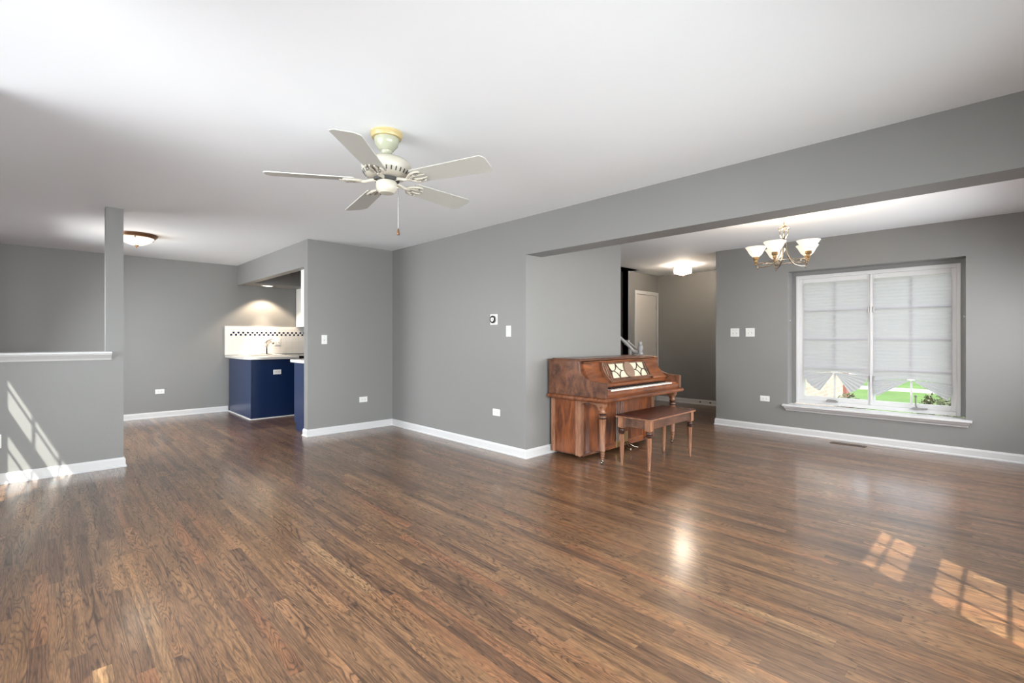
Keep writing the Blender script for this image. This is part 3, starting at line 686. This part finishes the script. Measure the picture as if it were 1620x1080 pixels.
# ------------------------------------------------------------------ recessed downlight above the sink
rx, ry = 2.70, 8.80
rc = thing('recessed_light', (rx, ry, ZS), 'lit round recessed downlight in the kitchen soffit above the sink', 'ceiling light')
obj('trim_ring', MB().lathe(rx, ry, [(.075, ZS-.001), (.09, ZS-.008), (.098, ZS-.006), (.10, ZS)], 36), TRIM, rc, smooth=50)
obj('lens', MB().lathe(rx, ry, [(.01, ZS-.010), (.06, ZS-.009), (.078, ZS-.004)], 36), BULB, rc, smooth=60)
l = bpy.data.lights.new('downlight', 'SPOT'); l.energy = 46; l.color = (1, .80, .58); l.spot_size = math.radians(112); l.spot_blend = .35; l.shadow_soft_size = .03
o = bpy.data.objects.new('downlight', l); COL.objects.link(o); o.location = (rx, ry, ZS-.03)
l = bpy.data.lights.new('downlight', 'SPOT'); l.energy = 50; l.color = (1, .80, .60); l.spot_size = math.radians(42); l.spot_blend = .8; l.shadow_soft_size = .03
o = bpy.data.objects.new('downlight', l); COL.objects.link(o); o.location = (rx, ry, ZS-.03); o.rotation_euler = (math.radians(12), 0, 0)

# ------------------------------------------------------------------ chandelier
cx, cy = 4.86, 1.42
chd = thing('chandelier', (cx, cy, HC), 'five-arm nickel chandelier with lit frosted bell shades in the dining area', 'chandelier')
obj('canopy', MB().lathe(cx, cy, [(.012, HC-.03), (.05, HC-.022), (.06, HC-.008), (.06, HC)], 28), CHROME, chd, smooth=40)
cm = MB(); z = HC-.03
while z > 2.27:
    k = int(z*1000) % 2; pts = []
    for q in range(11):
        a = 2*PI*q/10; u = .009*math.cos(a); pts.append((cx+(u if k else 0), cy+(0 if k else u), z-.013+.015*math.sin(a)))
    cm.tube(pts, .0025, 5); z -= .0215
obj('chain', cm, CHROME, chd, smooth=60)
cg = MB()
cg.lathe(cx, cy, [(.004, 2.092), (.010, 2.102), (.007, 2.132), (.012, 2.152), (.007, 2.172), (.007, 2.232), (.014, 2.242), (.006, 2.267)], 14)
for q in range(6):
    a = 2*PI*q/6
    P = lambda r, z, da=0: (cx+r*math.cos(a+da), cy+r*math.sin(a+da), z)
    cg.tube([P(.006, 2.257), P(.022, 2.250), P(.030, 2.237, .1), P(.020, 2.224, .2), P(.030, 2.214, .3), P(.037, 2.197, .3), P(.034, 2.167, .2), P(.022, 2.147, .1), P(.010, 2.132)], .0035, 6)
    cg.tube([P(.034, 2.214), P(.045, 2.222), P(.046, 2.234), P(.038, 2.238)], .003, 6)
obj('scroll_cage', cg, CHROME, chd, smooth=60)
azc = YAW  # angles measured from the viewing axis
lat = Vector((math.cos(YAW), -math.sin(YAW), 0)); dep = Vector((math.sin(YAW), math.cos(YAW), 0))
cups = []
for q in range(5):
    a = math.radians(150.4+72*q); d = lat*math.cos(a)+dep*math.sin(a); cups.append(d)
for q, d in enumerate(cups):
    P = lambda r, z: (cx+d.x*r, cy+d.y*r, z)
    ar = MB().tube([P(.008, 2.145), P(.018, 2.09), P(.022, 2.04), P(.032, 1.99), P(.06, 1.94), P(.105, 1.903), P(.17, 1.888), P(.215, 1.893)], [.005, .006, .0065, .0065, .006, .0055, .005, .005], 8)
    ar.tube([P(.10, 1.915), P(.15, 1.925), P(.23, 1.925)], .004, 8)
    fa = MB().lathe(cx+d.x*.215, cy+d.y*.215, [(.002, 1.868), (.008, 1.875), (.005, 1.882), (.010, 1.893), (.006, 1.902)], 12); ar.add(fa.v, fa.f)
    ao = obj('arm', ar, CHROME, chd, smooth=60)
    X, Y = cx+d.x*.23, cy+d.y*.23
    cu = obj('socket_cup', MB().lathe(X, Y, [(.004, 1.905), (.010, 1.912), (.007, 1.925), (.016, 1.935), (.016, 1.955), (.026, 1.962), (.026, 1.985), (.020, 2.0)], 20), BRASS, chd, smooth=40)
    obj('bell_shade', MB().lathe(X, Y, [(.026, 1.985), (.034, 1.992), (.049, 2.006), (.062, 2.028), (.074, 2.052), (.088, 2.072), (.092, 2.078), (.087, 2.076), (.072, 2.056), (.058, 2.032), (.045, 2.010), (.03, 1.998)], 32, caps=False), OPAL, chd, smooth=60)
    e = cups[(q+1) % 5]; m = (d+e)/2
    rb = MB().tube([(cx+(d*(1-t)**2+m*.45*2*t*(1-t)+e*t*t).x*.224, cy+(d*(1-t)**2+m*.45*2*t*(1-t)+e*t*t).y*.224, 1.915+.012*math.sin(t*PI)) for t in [i/12 for i in range(13)]], .0035, 6)
    obj('ring_bar', rb, CHROME, chd, smooth=60)
    point((X, Y, 2.045), 7.5, (1, .80, .60), .03)

# ------------------------------------------------------------------ kitchen
# tiled backsplash
bs = obj('tile_backsplash', MB().box(2.115, 5.07, 9.064, 9.079, .945, 1.425), TILE, loc=(0, 0, 0))
tag(bs, 'white tile backsplash with a navy checker band behind the sink', 'backsplash')
# sink peninsula base
pn = thing('sink_cabinet', (2.19, 7.85, 0), 'navy blue sink base cabinet with plain side panels, left of the kitchen opening', 'cabinet')
obj('side_panel', MB().box(2.175, 2.195, 7.86, 9.06, .012, .895), BLUE, pn, bevel=.002)
obj('front_panel', MB().box(2.195, 2.83, 7.862, 7.88, .012, .895), BLUE, pn, bevel=.002)
obj('back_body', MB().box(2.20, 2.84, 8.45, 9.05, .05, .70), BLUE, pn)
obj('shoe_molding', MB().box(2.165, 2.174, 7.85, 9.06, 0, .014).box(2.174, 2.83, 7.85, 7.861, 0, .012), CABW, pn)
obj('corner_bead', MB().box(2.172, 2.184, 7.852, 7.861, .014, .895), BLUE, pn, bevel=.002)
# counter with rounded corner
def rounded(x0, x1, y0, y1, r):
    pts = [(x1, y0), (x1, y1), (x0, y1)]
    for q in range(9): a = PI+PI/2*q/8; pts.append((x0+r+r*math.cos(a), y0+r+r*math.sin(a)))
    return pts
ct = obj('kitchen_counter', MB().prism(rounded(2.115, 2.86, 7.80, 9.062, .22), .898, .938), COUNT, bevel=.006)
tag(ct, 'pale laminate counter with rounded corner on the navy sink cabinet', 'countertop')
sk = thing('kitchen_sink', (2.565, 8.62, .938), 'pale drop-in sink rim set in the counter behind the faucet base', 'sink')
obj('sink_rim', MB().box(2.30, 2.83, 8.36, 8.38, .938, .948).box(2.30, 2.83, 8.84, 8.98, .938, .948).box(2.30, 2.32, 8.38, 8.84, .938, .948).box(2.81, 2.83, 8.38, 8.84, .938, .948), CABW, sk, bevel=.004)
obj('sink_bowl', MB().box(2.32, 2.81, 8.38, 8.84, .9385, .941), GRAYM, sk)
fc = thing('faucet', (2.70, 8.90, .948), 'brushed nickel single-lever kitchen faucet standing at the sink', 'faucet')
obj('base_plate', MB().box(2.60, 2.80, 8.875, 8.925, .948, .958), STEEL, fc, bevel=.004)
obj('body', MB().lathe(2.70, 8.90, [(.030, .956), (.027, .98), (.025, 1.10), (.026, 1.135), (.018, 1.155)], 20), STEEL, fc, smooth=50)
obj('spout', MB().tube([(2.70, 8.90, 1.06), (2.715, 8.86, 1.13), (2.735, 8.80, 1.165), (2.76, 8.74, 1.155), (2.765, 8.725, 1.13)], [.022, .021, .020, .020, .022], 12), STEEL, fc, smooth=60)
obj('lever', MB().tube([(2.70, 8.90, 1.15), (2.74, 8.90, 1.185), (2.80, 8.88, 1.205)], [.012, .008, .006], 10), STEEL, fc, smooth=60)
# range beyond the sink cabinet
rg2 = thing('cooking_range', (3.25, 8.2, 0), 'black-topped cooking range right of the sink counter, half hidden by the wall', 'stove')
obj('range_body', MB().box(2.87, 3.62, 7.88, 9.05, .0, .90), CABW, rg2, bevel=.004)
obj('cooktop', MB().box(2.868, 3.62, 7.86, 9.05, .902, .938), BLACK, rg2, bevel=.005)
obj('oven_door', MB().box(2.89, 3.60, 7.85, 7.878, .22, .72), CABW, rg2, bevel=.004)
# cabinet behind the short wall
nb = thing('end_cabinet', (2.38, 6.14, 0), 'navy blue base cabinet with toe kick seen at the edge of the short wall', 'cabinet')
obj('end_panel', MB().prism([(6.155, .0), (6.60, .0), (6.60, .10), (6.66, .10), (6.66, .895), (6.155, .895)], 2.375, 2.395, 'x'), BLUE, nb, bevel=.002)
obj('cabinet_body', MB().box(2.395, 4.6, 6.155, 6.655, .10, .895), BLUE, nb)
for q in range(4):
    dd = obj('cabinet_door', MB().box(2.41+q*.53, 2.92+q*.53, 6.655, 6.675, .13, .87), BLUE, nb, bevel=.002)
    obj('door_knob', MB().box(2.86+q*.53, 2.89+q*.53, 6.675, 6.70, .76, .79), STEEL, dd, bevel=.004)
t2 = obj('end_counter', MB().box(2.34, 4.6, 6.135, 6.71, .898, .938), CABW, bevel=.006)
tag(t2, 'white edged counter on the end cabinet behind the short wall', 'countertop')
def upper(name, x0, x1, y0, y1, z0, z1, front, label):
    u = thing(name, (x0, (y0+y1)/2, z0), label, 'cabinet', 'white kitchen wall cabinets')
    obj('cabinet_body', MB().box(x0, x1, y0, y1, z0, z1), CABW, u, bevel=.003)
    n = 2; wd = (x1-x0)/n
    for q in range(n):
        a, b = x0+q*wd+.02, x0+(q+1)*wd-.02
        yy = (y0-.018, y0) if front < 0 else (y1, y1+.018)
        dd = obj('cabinet_door', MB().box(a, b, yy[0], yy[1], z0+.03, z1-.03), CABW, u, bevel=.004)
        obj('door_knob', MB().box(b-.05, b-.02, *((y0-.04, y0-.018) if front < 0 else (y1+.018, y1+.04)), z0+.07, z0+.10), STEEL, dd, bevel=.004)
upper('upper_cabinet', 3.265, 4.1, 8.76, 9.062, 1.428, ZS-.002, -1, 'white wall cabinet hanging right of the sink under the soffit')
upper('upper_cabinet', 2.385, 3.3, 6.14, 6.45, 1.37, ZS-.002, 1, 'white wall cabinet on the back of the short wall at the kitchen opening')

# ------------------------------------------------------------------ piano
PX0, PX1, PB, PF = 3.79, 5.31, 3.355, 2.64
pi = thing('upright_piano', (PX0, PF, 0), 'old walnut upright piano with lattice music desk and fluted front legs against the gray wall', 'piano')
def arc(cy_, cz_, r1, r2, a0, a1, n=10): return [(cy_+r1*math.cos(math.radians(a0+(a1-a0)*i/n)), cz_+r2*math.sin(math.radians(a0+(a1-a0)*i/n))) for i in range(n+1)]
side = [(PB, .645), (PB, .992), (2.955, .992), (2.950, .935)]
side += [(2.945, .90), (2.935, .875), (2.915, .852), (2.885, .832), (2.845, .814), (2.80, .802), (2.75, .796), (2.705, .794), (2.66, .794), (PF, .790), (PF, .645)]
for s, x in ((0, PX0), (1, PX1-.042)):
    o = obj('side_panel', MB().prism(side, x, x+.042, 'x'), WOODB, pi, bevel=.003)
# keybed / belt moulding
kb = MB()
path = [(PX0, PB), (PX0, PF), (PX1, PF), (PX1, PB)]
kb.box(PX0, PX1, PF, PB, .598, .645)
kb2 = MB().sweep(path, [(0, .600), (.010, .602), (.020, .612), (.022, .624), (.018, .636), (.008, .643), (0, .645)])
kb.add(kb2.v, kb2.f)
obj('keybed', kb, WOODX, pi, smooth=40)
# key slip, key blocks, keys
obj('key_slip', MB().prism([(2.655, .645), (2.648, .665), (2.650, .690), (2.662, .702), (2.676, .702), (2.676, .645)], PX0+.042, PX1-.042, 'x'), WOODX, pi, smooth=50)
KX0 = PX0+.155; KW = .0235; KX1 = KX0+52*KW
for a, b in ((PX0+.042, KX0-.003), (KX1+.003, PX1-.042)):
    obj('key_block', MB().box(a, b, 2.676, 2.83, .645, .715), WOODX, pi, bevel=.004)
kf = obj('keyboard', MB().box(KX0-.002, KX1+.002, 2.678, 2.835, .645, .690), WOODX, pi)
wk = MB().box(0, 1, 0, 1, 0, 1)
def shared(name, mesh_o, x, parent):
    o = mesh_o.copy(); COL.objects.link(o); o.parent = parent; o.location = (x, 0, 0); return o
k0 = obj('white_key', MB().box(KX0+.0006, KX0+KW-.0006, 2.679, 2.835, .690, .712), IVORY, kf, bevel=.0015)
for q in range(1, 52): shared('white_key', k0, q*KW, kf)
b0 = obj('black_key', MB().add([(KX0+KW-.0055, 2.735, .712), (KX0+KW+.0055, 2.735, .712), (KX0+KW+.0055, 2.835, .712), (KX0+KW-.0055, 2.835, .712), (KX0+KW-.0045, 2.740, .724), (KX0+KW+.0045, 2.740, .724), (KX0+KW+.0045, 2.835, .724), (KX0+KW-.0045, 2.835, .724)],
     [(0,3,2,1),(4,5,6,7),(0,1,5,4),(1,2,6,5),(2,3,7,6),(3,0,4,7)]), EBONY, kf)
first = True
for q in range(51):
    if (q % 7) in (0, 2, 3, 5, 6):       # keyboard starts on A
        if q == 0: continue
        shared('black_key', b0, q*KW, kf)
# fallboard and curved upper front
prof = [(2.835, .712), (2.825, .735), (2.805, .762), (2.800, .768), (2.802, .776), (2.815, .782), (2.840, .800), (2.872, .832), (2.900, .872), (2.918, .915), (2.928, .960), (2.932, .978), (2.99, .978), (2.99, .712)]
obj('curved_front_panel', MB().prism(prof, PX0+.042, PX1-.042, 'x'), WOODX, pi, smooth=35)
obj('fallboard_strip', MB().box(PX0+.042, PX1-.042, 2.812, 2.835, .722, .752), WOODX, pi, bevel=.004)
# raised scroll brackets each side of the desk
DX_0, DX_1 = 4.12, 4.90
def br(x): return [(2.790, .770), (2.775, .775), (2.772, .785), (2.795, .805), (2.832, .845), (2.862, .890), (2.880, .935), (2.886, .972), (2.935, .972), (2.935, .77)]
for x in (DX_0-.03, DX_1+.005): obj('desk_bracket', MB().prism(br(x), x, x+.025, 'x'), WOODB, pi, bevel=.003)
# music desk: plane from (y 2.800, z .782) up to (2.885, .962)
A = Vector((0, 2.792, .788)); Bv = Vector((0, 2.880, .965)); U = (Bv-A); Hh = U.length; Vd = U.normalized(); Nn = Vector((0, -Vd.z, Vd.y))
def deskM(): return Matrix(((1, 0, 0, 0), (0, Vd.y, Nn.y, A.y), (0, Vd.z, Nn.z, A.z), (0, 0, 0, 1)))
DM = deskM()
W0, W1 = DX_0, DX_1
obj('grille_cloth', MB().box(W0, W1, .0, Hh, -.012, -.008).xf(DM), CLOTH, pi)
dk = MB(); t = .018
dk.box(W0, W1, 0, .022, -.008, .012).box(W0, W1, Hh-.014, Hh, -.008, .010).box(W0, W0+t, .022, Hh-.014, -.008, .010).box(W1-t, W1, .022, Hh-.014, -.008, .010)
dk.box(W0+.040, W0+.048, .022, Hh-.014, -.008, .004).box(W1-.048, W1-.040, .022, Hh-.014, -.008, .004)
dko = obj('music_desk', dk.xf(DM), WOODB, pi, bevel=.002)
lt = MB(); mid = (W0+W1)/2; hm = Hh*.52
def curve(p0, p1, p2, n=8):
    return [tuple(((1-t_)**2*p0[i]+2*t_*(1-t_)*p1[i]+t_*t_*p2[i]) for i in (0, 1))+(-.002,) for t_ in [j/n for j in range(n+1)]]
x_l, x_r = W0+.048, W1-.048
for sg in (-1, 1):
    c = mid+sg*.205; ex_ = .098; top, bot = Hh-.014, .022
    for a in (-1, 1):
        for b, ye in ((1, top), (-1, bot)):
            lt.tube(curve((c, ye), (c+a*.02, hm), (c+a*ex_, hm)), .0045, 6)
    lt.tube(curve((c+sg*ex_, hm), (c+sg*.115, hm), (c+sg*.125, hm)), .0045, 6)
# outer corner leaves
for sg in (-1, 1):
    for ye in (Hh-.014, .022):
        lt.tube(curve((mid+sg*.303, hm), (mid+sg*.335, hm), (mid+sg*.342, ye)), .0045, 6)
obj('lattice', lt.xf(DM), WOODD, dko, smooth=60)
ov = MB(); nv = 32; vs = []
for zz in (-.004, .012):
    for i in range(nv): a = 2*PI*i/nv; vs.append((mid+.085*math.cos(a), hm+.092*math.sin(a), zz))
ov.add(vs, [tuple(range(nv))[::-1], tuple(range(nv, 2*nv))]+[(i, (i+1) % nv, nv+(i+1) % nv, nv+i) for i in range(nv)])
obj('oval_medallion', ov.xf(DM), MEDAL, dko, bevel=.003)
# back, top moulding and lid
obj('back_case', MB().box(PX0+.042, PX1-.042, 2.99, PB, .645, .985), WOODB, pi)
obj('cornice', MB().prism([(2.925, .968), (2.915, .975), (2.915, .985), (2.99, .985), (2.99, .968)], PX0+.042, PX1-.042, 'x'), WOODX, pi, bevel=.002)
obj('lid', MB().box(PX0-.004, PX1+.004, 2.930, PB, .992, 1.004).box(PX0+.03, PX1-.03, 2.965, PB-.02, 1.004, 1.013), WOODB, pi, bevel=.004)
# lower case
PL = .075
def pil(x0, x1, y0, y1, nm='pilaster', ax='y'):
    b = MB()
    if ax == 'y':     # fluted face on -x side: ridges along z, across y
        n = 4; wd = (y1-y0)/n
        b.box(x0+.006, x1, y0, y1, .035, .598)
        for q in range(n): b.lathe(x0+.008, y0+wd*(q+.5), [(wd*.42, .04), (wd*.42, .595)], 10)
    else:
        n = 4; wd = (x1-x0)/n
        b.box(x0, x1, y0+.006, y1, .035, .598)
        for q in range(n): b.lathe(x0+wd*(q+.5), y0+.008, [(wd*.42, .04), (wd*.42, .595)], 10)
    obj(nm, b, WOODL, pi, smooth=50)
for sgn in (0, 1):
    mx = (lambda x: x) if sgn == 0 else (lambda x: PX0+PX1-x)
    def bx(x0, x1, y0, y1, z0, z1): a, b = sorted((mx(x0), mx(x1))); return MB().box(a, b, y0, y1, z0, z1)
    obj('lower_side_panel', bx(3.835, 3.86, 3.03, 3.30, .05, .598), WOOD, pi)
    if sgn == 0:
        pil(3.822, 3.86, 3.30, 3.352); pil(3.822, 3.87, 2.975, 3.03)
    else:
        a = PX0+PX1-3.86
        obj('pilaster', MB().box(a, a+.038, 3.30, 3.352, .035, .598), WOODL, pi); obj('pilaster', MB().box(a, a+.038, 2.975, 3.03, .035, .598), WOODL, pi)
    a, b = sorted((mx(3.825), mx(3.885)))
    pil(a, b, 2.960, 3.0, 'front_pilaster', 'x')
    cv = [(3.885, 2.99), (3.905, 3.005), (3.94, 3.015), (3.985, 3.01), (4.03, 2.99), (4.08, 2.955), (4.12, 2.93), (4.17, 2.92), (4.17, 3.05), (3.885, 3.05)]
    obj('curved_side_panel', MB().prism([(mx(x), y) for x, y in cv], .05, .598), WOOD, pi, smooth=35)
obj('knee_panel', MB().box(4.17, PX0+PX1-4.17, 2.918, 2.94, .055, .598), WOOD, pi)
obj('bottom_board', MB().box(3.86, PX0+PX1-3.86, 2.96, 3.34, .03, .052), WOODB, pi)
obj('toe_rail', MB().box(4.17, PX0+PX1-4.17, 2.910, 2.925, .045, .11), WOODX, pi, bevel=.003)
# back casters
for x in (3.93, 5.17):
    for y in (3.05, 3.28): obj('caster', MB().lathe(0, 0, [(.014, -.009), (.016, -.006), (.016, .006), (.014, .009)], 16, M=Matrix.Rotation(PI/2, 4, 'X')).xf(Matrix.Translation((x, y, .0165))), GRAYM, pi)
# front legs
for x in (PX0+.062, PX1-.062):
    y = 2.715
    leg = MB()
    leg.box(x-.034, x+.034, y-.034, y+.034, .560, .598)
    prof_l = [(.010, .045), (.016, .052), (.014, .065), (.020, .080), (.015, .090), (.022, .100), (.018, .115), (.0235, .130), (.0235, .131), (.034, .430), (.034, .431), (.024, .440), (.036, .452), (.038, .462), (.026, .472), (.024, .480), (.036, .490), (.038, .498), (.030, .506), (.024, .515), (.026, .535), (.040, .560)]
    leg.lathe(x, y, prof_l, 60, flute=(10, .16, .1305, .4305))
    lo = obj('front_leg', leg, WOODL, pi, smooth=45)
    obj('leg_collar', MB().lathe(x, y, [(.030, .440), (.0385, .450), (.0395, .458), (.030, .470), (.026, .478), (.037, .488), (.0392, .496), (.030, .505)], 32), WOODD, lo, smooth=50)
    # bracket running back to the pilaster
    bk = [(y-.05, .598), (2.965, .598), (2.965, .555), (2.955, .560), (2.93, .577), (2.88, .584), (2.83, .580), (2.78, .562), (2.757, .535), (2.752, .515), (y+.02, .515), (y-.028, .55)]
    obj('leg_bracket', MB().prism(bk, x-.018, x+.018, 'x'), WOODL, lo, bevel=.004)
    cs_ = MB().lathe(x, y, [(.010, .028), (.012, .034), (.010, .046)], 12)
    w_ = MB().lathe(0, 0, [(.017, -.010), (.0185, -.006), (.0185, .006), (.017, .010)], 18, M=Matrix.Rotation(PI/2, 4, 'X')).xf(Matrix.Translation((x-.012, y, .0185)))
    cs_.add(w_.v, w_.f); cs_.box(x-.016, x+.004, y-.014, y-.011, .016, .036).box(x-.016, x+.004, y+.011, y+.014, .016, .036)
    obj('caster', cs_, CHROME, lo, smooth=40)
# pedals and rods
obj('pedal_plate', MB().box(4.37, 4.60, 2.904, 2.910, .05, .20), BRASS, pi, bevel=.003)
for q, x in enumerate((4.43, 4.485, 4.54)):
    obj('pedal', MB().tube([(x, 2.91, .085), (x, 2.87, .088), (x, 2.83, .070), (x+.01*(q-1), 2.79, .052), (x+.02*(q-1), 2.75, .050)], [.008, .009, .008, .011, .012], 8), CHROME, pi, smooth=60)
for x, x2 in ((4.33, 4.36), (4.37, 4.385), (4.43, 4.415), (4.47, 4.44)):
    obj('pedal_rod', MB().tube([(x, 2.87, .598), (x2, 2.895, .20), (x2, 2.90, .12)], .004, 8), GRAYM, pi, smooth=60)

# ------------------------------------------------------------------ piano bench
bx0, bx1, by0, by1 = 3.945, 4.775, 2.265, 2.575
be = thing('piano_bench', ((bx0+bx1)/2, (by0+by1)/2, 0), 'dark mahogany piano bench with fluted turned legs in front of the piano', 'bench')
tp = obj('bench_top', MB().box(bx0-.028, bx1+.028, by0-.033, by1+.033, .479, .492), WOODT, be, bevel=.004)
obj('top_edge_molding', MB().box(bx0-.031, bx1+.031, by0-.036, by1+.036, .466, .479), WOODL, tp, bevel=.004)
apn = MB(); apn.box(bx0+.03, bx1-.03, by0-.008, by0+.012, .385, .466).box(bx0+.03, bx1-.03, by1-.012, by1+.008, .385, .466)
apn.box(bx0-.008, bx0+.012, by0+.03, by1-.03, .385, .466).box(bx1-.012, bx1+.008, by0+.03, by1-.03, .385, .466)
obj('apron', apn, WOODA, be)
for x in (bx0+.01, bx1-.01):
    for y in (by0+.01, by1-.01):
        lg = MB().box(x-.028, x+.028, y-.028, y+.028, .37, .466)
        lg.lathe(x, y, [(.009, .0), (.012, .006), (.010, .02), (.014, .03), (.011, .040), (.015, .052), (.012, .065), (.016, .078), (.014, .085), (.017, .0855), (.025, .300), (.025, .301), (.018, .305), (.025, .314), (.028, .322), (.018, .330), (.028, .340), (.027, .350), (.017, .358), (.026, .370)], 48, flute=(8, .16, .0853, .3005))
        lo = obj('leg', lg, WOODL, be, smooth=45)
        obj('leg_collar', MB().lathe(x, y, [(.019, .305), (.0262, .313), (.0295, .322), (.019, .330), (.0292, .340), (.0285, .350), (.019, .359)], 32), WOODD, lo, smooth=50)

# ------------------------------------------------------------------ outdoors seen through the dining window
GZ = -.45
o = struct('ground_lawn', MB().box(7.2, 60, -40, 40, GZ-.1, GZ), GRASS)
o = obj('sidewalk', MB().box(19.2, 20.3, -40, 40, GZ, GZ+.02), PATH); tag(o, 'pale concrete sidewalk crossing the lawn outside the dining window', 'sidewalk')
o = obj('street', MB().box(25, 31, -40, 40, GZ, GZ+.015), PATH); o['kind'] = 'structure'
gw = thing('garage_wing', (8.8, 2.62, GZ), 'pale pink brick wing of the house seen through the left casement', 'building')
obj('brick_wall', MB().box(8.78, 13.2, 2.62, 2.86, GZ, 2.6), BRICK, gw)
obj('corner_pier', MB().box(13.2, 13.45, 2.55, 2.9, GZ, 2.6), mat('maroon_brick', (.20, .07, .06, 1), .8, var=.2, vscale=12), gw)
obj('roof_edge', MB().box(8.78, 13.4, 2.45, 2.95, 2.6, 2.75), TRIM, gw)
def bush(x, y, r, h, label, n=900):
    b = thing('shrub', (x, y, GZ), label, 'shrub')
    st_ = MB()
    for q in range(9):
        a = 2*PI*q/9; st_.tube([(x, y, GZ), (x+r*.3*math.cos(a), y+r*.3*math.sin(a), GZ+h*.5), (x+r*.6*math.cos(a), y+r*.6*math.sin(a), GZ+h*.85)], [.015, .010, .005], 5)
    obj('stems', st_, BARK, b)
    lv = MB()
    for q in range(n):
        th = random.random()*2*PI; ph = math.acos(random.uniform(-.6, 1)); rr = random.uniform(.72, 1.04)
        p = Vector((x+r*rr*math.sin(ph)*math.cos(th), y+r*rr*math.sin(ph)*math.sin(th), GZ+h*.45+h*.55*rr*math.cos(ph)))
        u = Vector((random.gauss(0, 1), random.gauss(0, 1), random.gauss(0, 1))).normalized(); v = u.orthogonal().normalized()
        s_ = random.uniform(.025, .05); lv.add([p-u*s_, p+v*s_*.45, p+u*s_, p-v*s_*.45], [(0, 1, 2, 3)])
    obj('foliage', lv, LEAF, b)
bush(10.0, .72, .34, .80, 'rounded dull green shrub outside the right casement')
bush(11.6, 2.20, .26, .55, 'small green shrub beside the brick wing outside the left casement', 500)
